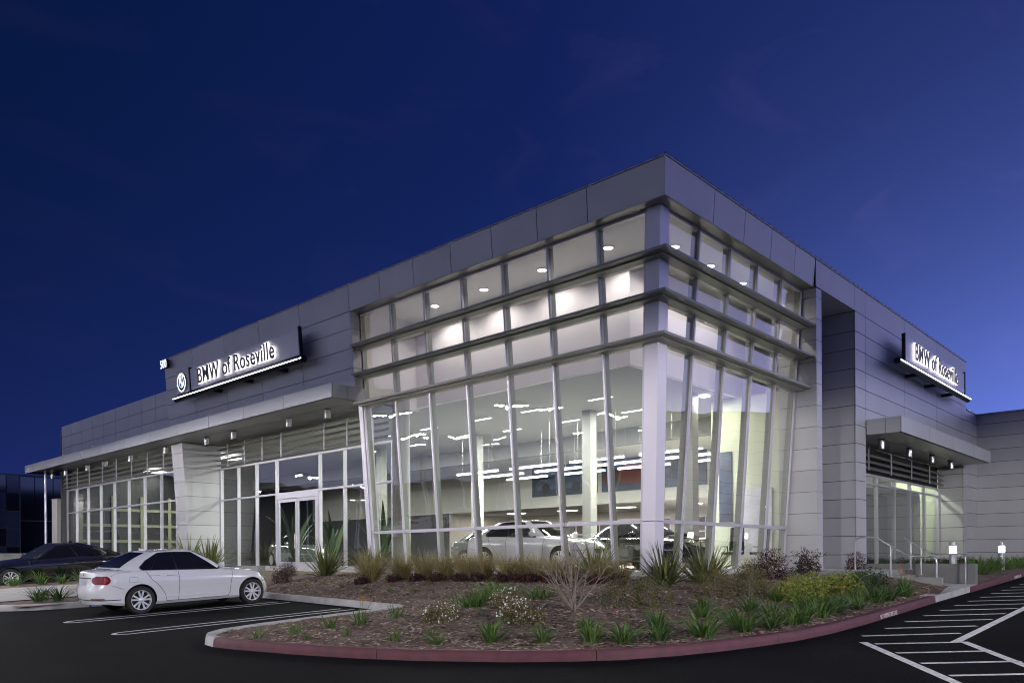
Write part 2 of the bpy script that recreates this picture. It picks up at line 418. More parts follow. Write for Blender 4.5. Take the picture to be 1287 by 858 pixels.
# loose bark chips: nobody could count them
def chips(n):
    mbs = MB(); cnt = 0; R = random.Random(3)
    while cnt < n:
        x = R.uniform(-9.3, 5.2); y = R.uniform(-4.3, 12.5) if R.random() < .8 else R.uniform(-4.3, 5)
        if not inpoly((x, y), BED) or dline((x, y), KERB_WHITE + KERB_RED[1:]) < .12: continue
        cnt += 1; z = bedz(x, y); L = R.uniform(.014, .055); W = L * R.uniform(.25, .6); T = .006; a = R.uniform(0, 6.3); tl = R.uniform(-.35, .35)
        ca, sa = math.cos(a), math.sin(a); mi = 1 if R.random() < .22 else 0
        P = []
        for dz in (0, T):
            for (u, v) in ((-L, -W), (L, -W), (L, W), (-L, W)): P.append((x + u * ca - v * sa, y + u * sa + v * ca, z + .008 + dz + u * tl))
        mbs.hexa(P, mi)
    tag(mbs.build('bark_chips', CHIP), 'scattered brown bark chips covering the front planting bed', 'mulch', kind='stuff')
chips(26000)

# left traffic island, pavement behind the cars
IS = [(-9.8, 13.3), (-9.6, 12.9), (-9.1, 12.45), (-8.3, 12.25), (-6.5, 12.1), (-4.1, 12.05)]
kerb('kerb', IS, KERBW)
kerb('kerb', [(-26, 15.0), (-12, 14.2), (-10.6, 13.9), (-9.8, 13.3)], KERBW)
pv = MB(); rows = []
for i in range(40):
    x = -26 + 22 * i / 39
    y0 = 15.0 - (x + 26) * .8 / 14 if x < -12 else (14.2 - (x + 12) * .4 if x < -9.2 else 12.6 - .03 * (x + 9.2) * 3)
    if x >= -10.2: y0 = 14.15
    rows.append([(x, y, gz(x, y) + .146) for y in (y0, y0 + 1, 17.0, 19.6)])
pv.grid(rows); tag(pv.build('pavement', CONC, fixn=True), kind='structure')
ib = MB(); ib.grid([[(x, y, gz(x, y) + .12) for y in (12.2, 13.0, 14.15)] for x in (-9.5, -8.5, -7, -5.5, -4.0)])
tag(ib.build('mulch_ground', MULCH, fixn=True), kind='structure')
ib = MB(); ib.grid([[(x, y, gz(x, y) + .15) for y in (19.55, 20.6, 21.3)] for x in (-26, -14, -8, -6, -4.0)])
tag(ib.build('mulch_ground', MULCH, fixn=True), kind='structure')

# ------------------------------------------------------------------ showroom building
K = .073
def ge(z): return .40 + (9.44 - z) * K          # leaning glass plane
def hbx(z): return K * (10.31 - z)              # leaning metal face above and beside it
B = tag(empty('dealership_building', (0, 0, 0)), 'grey metal clad car showroom with leaning lit glass corner', 'building')
FFL = .95
def V3(*a): return Vector(a)
def clad(mb, P, Nn, us, vs, th=.03, gap=.021, back=.22, backing=True):
    """panels on the surface P(u,v); Nn outward normal; gaps show the dark backing"""
    Nn = Vector(Nn).normalized(); g = gap / 2
    for a, b in zip(us, us[1:]):
        for c, d in zip(vs, vs[1:]):
            q = [P(a + g, c + g), P(b - g, c + g), P(b - g, d - g), P(a + g, d - g)]
            mb.hexa([tuple(p - Nn * th) for p in q] + [tuple(p) for p in q], 0)
    if backing:
        i_ = min(.03, (us[-1] - us[0]) * .2); q = [P(us[0] + i_, vs[0] + i_), P(us[-1] - i_, vs[0] + i_), P(us[-1] - i_, vs[-1] - i_), P(us[0] + i_, vs[-1] - i_)]
        mb.hexa([tuple(p - Nn * (th + back)) for p in q] + [tuple(p - Nn * (th - .004)) for p in q], 1)
def rows_between(a, b, h, start):
    out = [a]; z = start
    while z < b - .05:
        if z > a + .05: out.append(z)
        z += h
    out.append(b); return out
PM = [PANEL, BACK]
nL = (-1, 0, -K); nR = (0, -1, -K)
YM = [2.23, 3.85, 5.48, 7.12, 8.78, 10.42, 12.07]
XM = [2.26, 3.87, 5.45, 7.0, 8.43]
# sign wall over the long canopy
mb = MB(); clad(mb, lambda y, z: V3(hbx(z), y, z), nL, [12.07, 15.04, 17.84, 20.58, 23.4, 26.15], [6.94, 7.63, 8.27, 8.91, 9.46, 10.31])
mb.hexa([(hbx(6.94), 12.04, 6.94), (ge(6.94) + .1, 12.04, 6.94), (ge(6.94) + .1, 12.07, 6.94), (hbx(6.94), 12.07, 6.94), (hbx(9.46), 12.04, 9.46), (ge(9.46) + .1, 12.04, 9.46), (ge(9.46) + .1, 12.07, 9.46), (hbx(9.46), 12.07, 9.46)], 0)
for z in (7.63, 8.27, 8.91): mb.box((hbx(z) + .002, 12.036, z - .006), (ge(z) + .1, 12.05, z + .006), 1)
mb.build('sign_wall', PM, B, fixn=True)
# fascia band above the glass, both faces
mb = MB()
clad(mb, lambda y, z: V3(hbx(z), y if y > .1 else hbx(z), z), nL, [-.013] + YM, [9.46, 10.31], backing=False, th=.05)
mb.hexa([(.08, .08, 9.5), (.3, .08, 9.5), (.3, 12.07, 9.5), (.08, 12.07, 9.5), (.06, .06, 10.29), (.3, .06, 10.29), (.3, 12.07, 10.29), (.06, 12.07, 10.29)], 1)
clad(mb, lambda x, z: V3(x if x > .1 else hbx(z) + .002, hbx(z), z), nR, [-.013] + XM[:-1] + [8.42], [9.46, 10.31], backing=False, th=.05)
mb.hexa([(.31, .08, 9.5), (8.4, .08, 9.5), (8.4, .3, 9.5), (.31, .3, 9.5), (.31, .06, 10.29), (8.4, .06, 10.29), (8.4, .3, 10.29), (.31, .3, 10.29)], 1)
mb.build('fascia', PM, B, fixn=True)
mb = MB(); mb.prism([(hbx(9.46) + .01, hbx(9.46) + .01), (8.44, hbx(9.46) + .01), (8.44, .62), (.62, .62), (.62, 12.05), (hbx(9.46) + .01, 12.05)], 9.462, 9.485)
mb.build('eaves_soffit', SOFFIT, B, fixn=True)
# side wall with the second sign, recess and entrance jambs
mb = MB(); zr = [.3, .74, 1.36, 1.98, 2.6, 3.22, 3.84, 4.46, 5.08, 5.70, 6.34, 6.97, 7.57, 8.22, 8.82, 9.48]
P0 = lambda x, z: V3(x, 0, z)
clad(mb, P0, (0, -1, 0), [8.46, 11.72, 12.7, 16.95, 21.24, 25.24, 26.13], [9.48, 10.31])
clad(mb, P0, (0, -1, 0), [11.72, 12.7], zr)
clad(mb, P0, (0, -1, 0), [12.7, 16.95, 21.24, 25.24, 26.13], [z for z in zr if z > 5.5])
clad(mb, P0, (0, -1, 0), [25.58, 26.13], [z for z in zr if z < 5.8])
clad(mb, lambda y, z: V3(11.72, y, z), (-1, 0, 0), [.035, 1.17], zr, back=.1)
clad(mb, lambda y, z: V3(25.58, y, z), (-1, 0, 0), [.035, 1.3], [z for z in zr if z < 5.8], back=.1)
clad(mb, lambda x, z: V3(x, 1.16, z), (0, -1, 0), [8.88, 11.7], zr, back=.1)
mb.box((8.88, .04, 9.485), (11.7, 1.2, 9.53), 0)
mb.box((12.68, .25, .3), (12.8, 1.3, 5.5), 0)
mb.build('side_wall', PM, B, fixn=True)
# fin pier closing the glass on the side face
mb = MB(); zp = rows_between(.3, 9.455, .655, .66)
mb.box((8.49, .03, .3), (8.84, 1.2, 9.45), 1)
for a, b in zip(zp, zp[1:]):
    mb.box((8.46, 0.0, a + .007), (8.487, 1.2, b - .007), 0)
    mb.box((8.489, 0.0, a + .007), (8.84, .028, b - .007), 0); mb.box((8.842, 0.0, a + .007), (8.87, 1.14, b - .007), 0)
mb.build('pier', PM, B, fixn=True)
# entrance pier under the long canopy
mb = MB(); zp = rows_between(.2, 6.52, .64, .95)
for a, b in zip(zp, zp[1:]):
    a += .007; b -= .007
    for (y0, y1, x1) in ((25.0, 26.1, 2.1),):
        mb.hexa([(hbx(a), y0, a), (x1, y0, a), (x1, y1, a), (hbx(a), y1, a), (hbx(b), y0, b), (x1, y0, b), (x1, y1, b), (hbx(b), y1, b)], 0)
mb.hexa([(hbx(.2) + .03, 25.03, .2), (2.08, 25.03, .2), (2.08, 26.07, .2), (hbx(.2) + .03, 26.07, .2), (hbx(6.5) + .03, 25.03, 6.5), (2.08, 25.03, 6.5), (2.08, 26.07, 6.5), (hbx(6.5) + .03, 26.07, 6.5)], 1)
mb.build('entrance_pier', PM, B, fixn=True)
# lower wing wall on the left, annex on the right
mb = MB(); clad(mb, lambda y, z: V3(.3, y, z), (-1, 0, 0), [26.17 + 1.62 * i for i in range(10)], [6.94, 7.78, 8.42, 9.06])
mb.build('wing_wall', PM, B, fixn=True)
mb = MB(); za = rows_between(.3, 8.1, .62, .82)
clad(mb, lambda x, z: V3(x, .02, z), (0, -1, 0), [26.13, 28.24], za, backing=False)
clad(mb, lambda y, z: V3(28.2, y, z), (-1, 0, 0), [-40, -32, -24, -16, -12, -8, -4, .05], za)
mb.box((25.9, .06, .3), (28.4, .3, 8.09), 1)
mb.build('annex_wall', PM, B, fixn=True)
mb = MB(); mb.box((28.16, -40, 8.103), (28.7, .3, 8.16)); mb.box((26.15, -.02, 8.103), (28.158, .3, 8.16)); mb.build('annex_coping', PANEL, B)
# parapet coping with small upright clips
mb = MB(); n = 0
mb.box((-.02, -.02, 10.312), (.28, 26.15, 10.335)); mb.box((.282, -.02, 10.312), (26.14, .28, 10.335))
for i in range(66): mb.box((.4 * i, -.01, 10.336), (.4 * i + .15, .03, 10.385), 1)
for i in range(66): mb.box((-.01, .4 * i + .2, 10.336), (.02, .4 * i + .3, 10.36), 1)
mb.build('coping', [PANEL, BLACKM], B)
mb = MB(); mb.box((.31, .31, 9.95), (26, 26, 10.1)); mb.box((.34, 26.2, 8.7), (20, 41, 8.85)); mb.box((.34, 40.95, .3), (20, 41.1, 8.85)); mb.box((20, 26.2, .3), (20.2, 41.0, 8.85)); mb.box((25.9, .5, .3), (26.1, 26, 9.94)); mb.box((.5, 26.0, 6.9), (26, 26.14, 10.3));  mb.build('roof', DARKG, B)

# canopies
def canopy_left():
    mb = MB(); us = [12.0, 14.92, 17.70, 20.48, 23.3, 26.1, 28.9, 31.7, 34.5, 37.3, 40.1, 42.6, 44.1]
    clad(mb, lambda y, z: V3(-.69, y, z), (-1, 0, 0), us, [6.53, 7.0], back=.05, gap=.02)
    clad(mb, lambda x, z: V3(x, 12.0, z), (0, -1, 0), [-.655, -.1, .62], [6.53, 7.0], back=.05, gap=.02)
    mb.box((-.60, 12.09, 6.86), (.28, 44.05, 6.985), 0)
    return mb.build('canopy', PM, B, fixn=True)
cl1 = canopy_left()
mb = MB(); ys = [12.09, 14.92, 17.70, 20.48, 23.3, 26.1, 28.9, 31.7, 34.5, 37.3, 40.1, 44.05]
for a, b in zip(ys, ys[1:]):
    for x0, x1 in ((-.6, .3), (.3, 1.2), (1.2, 2.3)):
        if x0 > 1 and a > 26: continue
        mb.box((x0 + .005, a + .005, 6.535), (x1 - .005, b - .005, 6.56), 0)
mb.box((-.6, 12.09, 6.561), (2.3, 26, 6.62), 1); mb.box((-.6, 26.001, 6.561), (.9, 44.05, 6.62), 1)
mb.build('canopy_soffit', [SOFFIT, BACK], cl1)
mb = MB()
clad(mb, lambda x, z: V3(x, -1.13, z), (0, -1, 0), [12.72, 15.9, 19.1, 22.3, 25.4], [5.44, 5.98], back=.05, gap=.02)
clad(mb, lambda y, z: V3(12.72, y, z), (-1, 0, 0), [-1.095, -.62, -.003], [5.44, 5.98], back=.05, gap=.02)
clad(mb, lambda y, z: V3(25.4, y, z), (1, 0, 0), [-1.095, -.003], [5.44, 5.98], back=.05, gap=.02)
mb.box((12.8, -1.04, 5.9), (25.3, -.004, 5.97), 0)
cr1 = mb.build('canopy', PM, B, fixn=True)
mb = MB(); xs = [12.8, 15.9, 19.1, 22.3, 25.32]
for a, b in zip(xs, xs[1:]):
    mb.box((a + .005, -1.04, 5.446), (b - .005, -.1, 5.47), 0); mb.box((a + .005, -.09, 5.446), (b - .005, 1.02, 5.47), 0)
mb.box((12.8, -1.04, 5.471), (25.55, 1.3, 5.50), 1)
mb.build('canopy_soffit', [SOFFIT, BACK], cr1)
# thin posts and pylon carrying the far canopy end
mb = MB(); mb.tube([(.05, 42.8, gz(0, 42)), (.05, 42.8, 6.53)], .07, 12); mb.build('canopy_post', PANEL2, B, sharp=40)
mb = MB(); mb.box((.2, 41.3, .3), (1.0, 42.2, 4.9)); mb.box((.17, 41.27, 4.9), (1.03, 42.23, 4.93), 0); mb.build('pylon', WALLB, B)

# ---- curtain walls
def lean_box(mb, fx, a0, a1, z0, z1, d0, d1, face, mi=0, am=None):
    """box that follows the leaning plane: along a0..a1, depth d0..d1 behind the plane"""
    am = am or (lambda a, z: a)
    P = []
    for z in (z0, z1):
        for (a, d) in ((a0, d0), (a1, d0), (a1, d1), (a0, d1)):
            aa = am(a, z); x = fx(z) + d
            P.append((x, aa, z) if face == 'L' else (aa, x, z))
    mb.hexa(P, mi)
ZR = [.98, 2.20, 6.44, 7.38, 8.32, 9.42]
def curtain(face, ms, first):
    mb = MB(); col_in = .36
    def am0(z): return ge(z) + col_in
    for a in ms: lean_box(mb, ge, a - .030, a + .030, .86, 9.46, 0, .058, face); lean_box(mb, ge, a - .027, a + .027, .86, 9.46, .0585, .24, face, 1)
    zz = [(.86, .98), (2.155, 2.245), (6.37, 6.45), (7.31, 7.39), (8.25, 8.33), (9.40, 9.46)]
    for z0, z1 in zz:
        P = []
        for z in (z0, z1):
            for a, d in ((am0(z), .02), (ms[-1], .02), (ms[-1], .16), (am0(z), .16)):
                x = ge(z) + d; P.append((x, a, z) if face == 'L' else (a, x, z))
        mb.hexa(P)
    # corner-side jamb
    P = []
    for z in (.86, 9.46):
        for a, d in ((am0(z) - .01, 0), (am0(z) + .055, 0), (am0(z) + .055, .2), (am0(z) - .01, .2)):
            x = ge(z) + d; P.append((x, a, z) if face == 'L' else (a, x, z))
    mb.hexa(P)
    cw = mb.build('curtain_wall', [FRAME, FRAMEIN], B, fixn=True)
    zb = [(.985, 2.15), (2.25, 6.365), (6.455, 7.305), (7.395, 8.245), (8.335, 9.395)]
    edges = [None] + list(ms)
    for i in range(len(ms)):
        for z0, z1 in zb:
            q = MB(); P = []
            for z in (z0, z1):
                a0 = am0(z) + .055 if i == 0 else ms[i - 1] + .034
                a1 = ms[i] - .034
                for a, d in ((a0, .06), (a1, .06), (a1, .072), (a0, .072)):
                    x = ge(z) + d; P.append((x, a, z) if face == 'L' else (a, x, z))
            q.hexa(P); q.build('pane', PANE, cw, fixn=True)
    return cw
CL = curtain('L', YM, None)
CR = curtain('R', XM, None)
# white outer jamb on the left edge of the corner glass
mb = MB(); lean_box(mb, ge, 12.11, 12.30, .5, 6.53, -.03, .2, 'L'); lean_box(mb, ge, 12.31, 12.40, .5, 6.53, .03, .5, 'L'); mb.build('jamb', WHITECOL, B, fixn=True)
# leaning white corner column
mb = MB()
for z0, z1 in ((.55, 2.19), (2.205, 9.46)):
    P = []
    for z in (z0, z1):
        a = ge(z) - .03; b = ge(z) + .345
        P += [(a, a, z), (b, a, z), (b, b, z), (a, b, z)]
    mb.hexa(P)
mb.build('corner_column', WHITECOL, B, fixn=True)
# three horizontal sunshade fins that turn the corner
for z in (8.32, 7.38, 6.44):
    mb = MB(); o = ge(z) - .46
    for zz0, zz1, oo in ((z - .03, z + .03, o), (z - .07, z - .03, o + .2)):
        mb.prism([(oo, oo), (8.45, oo), (8.45, ge(z) + .02), (ge(z) + .02, ge(z) + .02), (ge(z) + .02, 12.03), (oo, 12.03)], zz0, zz1)
    mb.build('sunshade_fin', FRAMED, B, fixn=True)
# plinth
mb = MB(); mb.prism([(.82, .82), (8.46, .82), (8.46, 1.3), (1.3, 1.3), (1.3, 12.4), (.82, 12.4)], .3, .86); mb.build('plinth', CONC, B, fixn=True)

# ---- entrance wing glazing on the long side, flat storefronts
def storefront(name, face, d, ms, zs, depth=.14, w=.03, gl=PANE, skip=()):
    mb = MB()
    def bx(m, a0, a1, z0, z1, q0, q1):
        m.box((q0, a0, z0), (q1, a1, z1)) if face == 'L' else m.box((a0, q0, z0), (a1, q1, z1))
    for a in ms: bx(mb, a - w, a + w, zs[0] - .05, zs[-1] + .04, d, d + depth)
    for z in zs: bx(mb, ms[0] + w, ms[-1] - w, z - .035, z + .035, d + .012, d + depth - .01)
    fr = mb.build(name, FRAME, B, fixn=True)
    for i in range(len(ms) - 1):
        for j in range(len(zs) - 1):
            if (i, j) in skip: continue
            q = MB(); bx(q, ms[i] + w, ms[i + 1] - w, zs[j] + .035, zs[j + 1] - .035, d + .05, d + .062); q.build('pane', gl, fr)
    return fr
DM = [12.42, 13.8, 15.3, 16.95, 20.15, 21.8, 23.4, 24.97]
storefront('storefront', 'L', 2.05, DM, [1.0, 4.03, 5.45], skip=((3, 0),))
# glazed double door
mb = MB()
for y0, y1 in ((16.98, 17.12), (19.98, 20.12)): mb.box((2.03, y0, .97), (2.17, y1, 3.995))
mb.box((2.03, 17.12, 3.80), (2.17, 19.98, 3.995))
dr = mb.build('entrance_door', FRAME, B)
for y0, y1 in ((17.13, 18.53), (18.57, 19.97)):
    m2 = MB(); 
    for a, b in ((y0, y0 + .09), (y1 - .09, y1)): m2.box((2.05, a, .98), (2.11, b, 3.78))
    m2.box((2.05, y0 + .09, .98), (2.11, y1 - .09, 1.2)); m2.box((2.05, y0 + .09, 3.66), (2.11, y1 - .09, 3.78)); m2.build('door_leaf', FRAME, dr)
    m2 = MB(); m2.box((2.075, y0 + .09, 1.2), (2.087, y1 - .09, 3.66)); m2.build('pane', PANED, dr)
m2 = MB()
for y in (18.47, 18.63): m2.tube([(2.0, y, 1.75), (2.0, y, 2.35)], .014, 8); m2.tube([(2.0, y, 1.8), (2.06, y, 1.8)], .01, 6); m2.tube([(2.0, y, 2.3), (2.06, y, 2.3)], .01, 6)
m2.build('handle', STEEL, dr)
WM = [26.35, 28.05, 29.95, 31.9, 33.8, 35.7, 37.6, 39.4, 40.9]
storefront('storefront', 'L', .6, WM, [.95, 4.05, 5.38], gl=PANE)
RM = [12.83, 14.95, 17.1, 19.24, 21.32, 23.42, 25.55]
storefront('storefront', 'R', 1.04, RM, [.95, 4.09, 4.42], gl=PANED)
# louvre screens above the storefronts
def louvre(face, d, a0, a1, z0, z1, posts, pitch=.235):
    mb = MB(); n = int((z1 - z0) / pitch)
    for i in range(n):
        z = z0 + .05 + i * pitch; h = pitch * .52
        P = [(d + .02, z), (d + .055, z), (d + .14, z + h), (d + .105, z + h)]
        if face == 'L': Q = [(x, a0, zz) for x, zz in P] + [(x, a1, zz) for x, zz in P]
        else: Q = [(a0, x, zz) for x, zz in P] + [(a1, x, zz) for x, zz in P]
        mb.hexa(Q, 0)
    for p in posts:
        if face == 'L': mb.box((d - .02, p - .025, z0), (d + .018, p + .025, z1), 1)
        else: mb.box((p - .025, d - .02, z0), (p + .025, d + .018, z1), 1)
    return mb.build('louvre_screen', [SOFFIT, FRAME], B, fixn=True)
louvre('L', 1.86, 12.45, 24.98, 5.5, 6.5, [13.2, 14.8, 16.3, 19.4, 20.9, 22.4, 23.9])
louvre('L', .40, 26.4, 41.2, 5.42, 6.5, [27.2, 29.0, 30.9, 32.85, 34.75, 36.65, 38.5, 40.2, 41.15])
louvre('R', .75, 12.85, 25.5, 4.5, 5.43, [15.2, 17.8, 20.4, 23.0])
# dark glazing strip behind the louvres
mb = MB(); mb.box((2.1, 12.42, 5.50), (2.112, 24.97, 6.6)); mb.build('pane', PANE, B)
mb = MB(); mb.box((.66, 26.35, 5.43), (.672, 40.9, 6.6)); mb.build('pane', PANE, B)
mb = MB(); mb.box((12.83, 1.09, 4.47), (25.55, 1.12, 5.44)); mb.build('louvre_backing', DARKG, B)

# ---- interior shell
mb = MB(); mb.prism([(1.02, 1.02), (8.5, 1.02), (8.5, 1.06), (26, 1.06), (26, 26.0), (20, 26.05), (20, 40.9), (.62, 40.9), (.62, 26.2), (2.06, 26.1), (2.06, 12.42), (1.02, 12.42)], .6, FFL); mb.build('floor', FLOOR, B, fixn=True)
mb = MB(); mb.box((.45, .45, 9.75), (11.6, 3.1, 9.8)); mb.box((.45, 3.1, 9.75), (3.1, 12.3, 9.8)); mb.build('atrium_ceiling', CEIL, B)
mb = MB(); mb.box((3.1, 3.1, 6.72), (3.25, 12.3, 9.749)); mb.box((3.25, 3.1, 6.72), (11.6, 3.25, 9.749)); mb.build('bulkhead', WALLW, B)
mb = MB(); mb.box((.62, 12.3, 6.62), (3.25, 12.45, 9.9)); mb.build('atrium_end_wall', WALLW, B); mb = MB(); mb.box((11.6, 1.3, 6.0), (11.7, 3.3, 9.9)); mb.build('atrium_end_wall', WALLW, B)
mb = MB(); mb.box((3.26, 3.26, 6.73), (12.2, 40.9, 6.8)); mb.box((2.13, 12.46, 6.73), (3.259, 26, 6.8)); mb.box((.68, 26.2, 6.73), (3.259, 40.9, 6.8)); mb.build('showroom_ceiling', CEILD, B)
mb = MB(); mb.box((12.2, 3.26, 6.05), (12.5, 40.9, 6.8)); mb.build('ceiling_beam', CEILD, B)
mb = MB(); mb.box((12.5, 3.26, 6.2), (17.2, 40.9, 6.3)); mb.build('showroom_ceiling', CEIL, B)
mb = MB(); mb.box((17, 1.2, 4.0), (17.2, 40.9, 6.199)); mb.build('mezzanine_wall', WALLB, B)
mb = MB(); mb.box((17.201, 1.2, 4.0), (23, 26, 4.1)); mb.build('mezzanine_soffit', CEIL, B)
mb = MB(); mb.box((23, 1.2, FFL), (23.2, 25.9, 4.0)); mb.build('back_wall', WALLB, B)
mb = MB()
for y in range(6, 26, 4):
    mb.box((22.96, y, 1.9), (22.998, y + 3.6, 3.5), 1)
    for k in range(5): mb.box((22.93, y + k * .9 - .03, 1.9), (22.958, y + k * .9 + .03, 3.5), 0)
    for z in (1.9, 2.7, 3.5): mb.box((22.93, y, z - .03), (22.957, y + 3.6, z + .03), 0)
mb.build('back_wall_window', [FRAME, DARKG], B)
# partition by the glass on the side face with its return
mb = MB(); mb.box((9.5, 1.32, FFL), (9.65, 3.95, 6.71)); mb.box((9.5, 3.951, FFL), (12, 4.1, 6.71)); mb.build('partition', WALLY, B)
mb = MB(); mb.box((12.5, 4.201, FFL), (25.79, 4.35, 5.6)); mb.box((12.8, 1.2, 5.46), (25.79, 4.2, 5.6)); mb.build('entrance_back_wall', WALLY, B)
mb = MB()
mb.box((20.3, 2.55, FFL), (23.6, 2.65, 5.0))
mb.build('dark_screen', DARKG, B)  # screen added behind the left lobby panes to make them look dark
mb = MB(); mb.box((25.8, 1.2, FFL), (25.88, 4.2, 5.45)); mb.build('lobby_end_wall', WALLY, B)
# structural columns
for x, y, r in ((2.15, 12.0, .3),):
    mb = MB(); mb.lathe([(r, FFL), (r, 6.9)], (x, y, 0), seg=28); mb.build('column', COLM, B, sharp=50)
for x, y in ((8.0, 8.27), (8.0, 4.05), (9.0, 15.2), (9, 22.0)):
    mb = MB(); mb.box((x - .19, y - .19, FFL), (x + .19, y + .19, 6.73)); mb.build('column', COLM, B)
GRIDM = mat('dull_green_steel', (.20, .21, .14), .6)
# left wing interior: end wall with a lit window grid
mb = MB(); mb.box((.7, 40.6, FFL), (17, 40.9, 6.72)); mb.build('wing_end_wall', BLACKM, B); mb = MB(); mb.box((17.0, 26.0, FFL), (17.2, 40.9, 3.999)); mb.build('wing_partition', DARKG, B); mb = MB(); mb.box((17.2, 25.91, FFL), (23, 26.04, 3.999)); mb.build('back_partition', WALLB, B)
mb = MB()
for z in (1.5, 2.45, 3.4, 4.35): mb.box((1.2, 40.5, z - .08), (9.5, 40.598, z + .08), 0)
for x in (1.2, 3.0, 4.7, 6.4, 8.1, 9.5): mb.box((x - .08, 40.46, FFL), (x + .12, 40.499, 5.2), 0)
mb.build('wing_window_grid', [GRIDM, BLACKM], B)

# ------------------------------------------------------------------ light fittings
ATR = [(2.24, 10.3), (2.24, 7.99), (2.24, 5.58), (2.24, 3.2), (3.43, 1.86), (5.38, 1.86), (7.39, 1.86)]
for i, (x, y) in enumerate(ATR):
    e = tag(empty('recessed_downlight', (x, y, 9.75)), f'round ceiling downlight behind the top glass row, {ORD[i]} counting from the left end', 'ceiling light', 'round downlights in the glass corner')
    mb = MB(); mb.lathe([(.17, 0), (.17, -.02), (.135, -.02), (.135, -.004)], seg=24); mb.build('trim_ring', FRAME, e, sharp=40)
    mb = MB(); mb.lathe([(0, -.006), (.134, -.006)], seg=24); mb.build('lens', LENS, e)
    lamp('downlight_lamp', 'SPOT', (0, 0, -.05), P_ATRIUM * 5, e, col=(1, .93, .92), size=.07, spot=math.radians(150), blend=.55)
k = 0
for x, ys in ((6.3, (6.5, 9.6, 12.2, 15.3, 18.4, 21.5)), (9.0, (7.0, 10.0, 13.1, 16.2, 19.3, 22.4)), (6.4, (25.0, 27.6, 30.2, 32.8, 35.4, 38.0))):
    for y in ys:
        e = tag(empty('linear_ceiling_light', (x, y, 6.725)), f'slim strip light in the showroom ceiling, {ORD[k % 6]} from the right, {["nearer", "farther", "left"][k // 6]} row', 'ceiling light', 'strip lights in the showroom ceiling')
        mb = MB(); mb.box((-.08, -.5, -.03), (.08, .5, 0)); mb.build('housing', FRAME, e)
        mb = MB(); mb.box((-.06, -.48, -.036), (.06, .48, -.031)); mb.build('lens', TUBE, e)
        lamp('strip_lamp', 'AREA', (0, 0, -.05), P_STRIP, e, col=(.95, 1, .95), size=.12, size_y=.95); k += 1
k = 0
for x in (8.6, 10.2, 11.8):
    for j, y in enumerate((5.2, 8.4, 11.6, 14.8)):
        e = tag(empty('pendant_tube_light', (x, y, 5.0)), f'long white tube pendant in the showroom, {ORD[j]} from the right in the {["front", "middle", "rear"][k // 4]} row', 'pendant light', 'tube pendants across the showroom')
        mb = MB(); mb.box((-.06, -1.25, .0), (.06, 1.25, .06)); mb.build('housing', FRAME, e)
        mb = MB(); mb.box((-.05, -1.24, -.035), (.05, 1.24, -.001)); mb.build('tube', TUBE, e)
        mb = MB()
        for yy in (-.9, .9): mb.tube([(0, yy, .06), (0, yy, 1.72)], .006, 5)
        mb.build('suspension_wire', STEEL, e)
        lamp('tube_lamp', 'AREA', (0, 0, -.05), P_PEND, e, col=(.95, 1, .96), size=.1, size_y=2.4); k += 1
for i, y in enumerate((7.0, 11.0, 15.0, 19.0, 23.0)):
    e = tag(empty('soffit_downlight', (20, y, 4.0)), f'small downlight under the low soffit at the showroom back, {ORD[i]} from the right', 'ceiling light', 'downlights under the low soffit')
    mb = MB(); mb.box((-.3, -.5, -.02), (.3, .5, 0)); mb.build('lens', TUBE, e)
    lamp('soffit_lamp', 'AREA', (0, 0, -.04), 160, e, col=(1, .88, .74), size=.6, size_y=1.0)
for i, (x, y, z) in enumerate(((4.5, 29, 6.55), (4.5, 33.5, 6.55), (4.5, 38, 6.55))):
    e = tag(empty('wing_ceiling_light', (x, y, z)), f'square ceiling light inside the far left wing, {ORD[i]} from the pier', 'ceiling light', 'ceiling lights in the left wing')
    mb = MB(); mb.box((-.5, -.5, -.03), (.5, .5, 0)); mb.build('lens', TUBE, e)
    lamp('wing_lamp', 'AREA', (0, 0, -.05), 40, e, col=(1, .95, .75), size=.9)
for i, (x, y, z, p) in enumerate(((14.5, 2.7, 5.44, 90), (19.0, 2.7, 5.44, 90), (24.6, 2.4, 5.44, 160), (8.4, 3.75, 6.70, 60))):
    e = tag(empty('lobby_light', (x, y, z)), f'ceiling light in the side lobby, {ORD[i]} of the lobby lights', 'ceiling light', 'ceiling lights in the side lobby')
    mb = MB(); mb.box((-.14, -.14, -.03), (.14, .14, 0)); mb.build('lens', TUBE, e)
    lamp('lobby_lamp', 'AREA', (0, 0, -.05), p, e, col=(1, 1, .8), size=.25)
# cylinder downlights under the canopies
def can(loc, label, group):
    e = tag(empty('canopy_light', loc), label, 'canopy light', group)
    mb = MB(); mb.lathe([(0, 0), (.105, 0), (.105, -.36), (.09, -.36), (.09, -.30), (0, -.30)], seg=20); mb.build('housing', STEEL, e, sharp=35)
    mb = MB(); mb.lathe([(.112, -.02), (.112, 0)], seg=20); mb.lathe([(.109, -.33), (.116, -.33), (.116, -.365), (.09, -.365)], seg=20); mb.build('trim_ring', DARKG, e, sharp=35)
cls = [13.9, 16.4, 20.6, 22.95, 27.0, 31.1, 34.35, 37.0, 40.5, 42.8]
for i, y in enumerate(cls): can((.42, y, 6.535), f'cylinder lamp hanging under the long canopy, {ORD[i]} counting left from the glass corner', 'cylinder lamps under the long canopy')
for i, x in enumerate((14.12, 17.3, 20.3, 23.2)): can((x, -.05, 5.446), f'cylinder lamp hanging under the short side canopy, {ORD[i]} from the left', 'cylinder lamps under the side canopy')

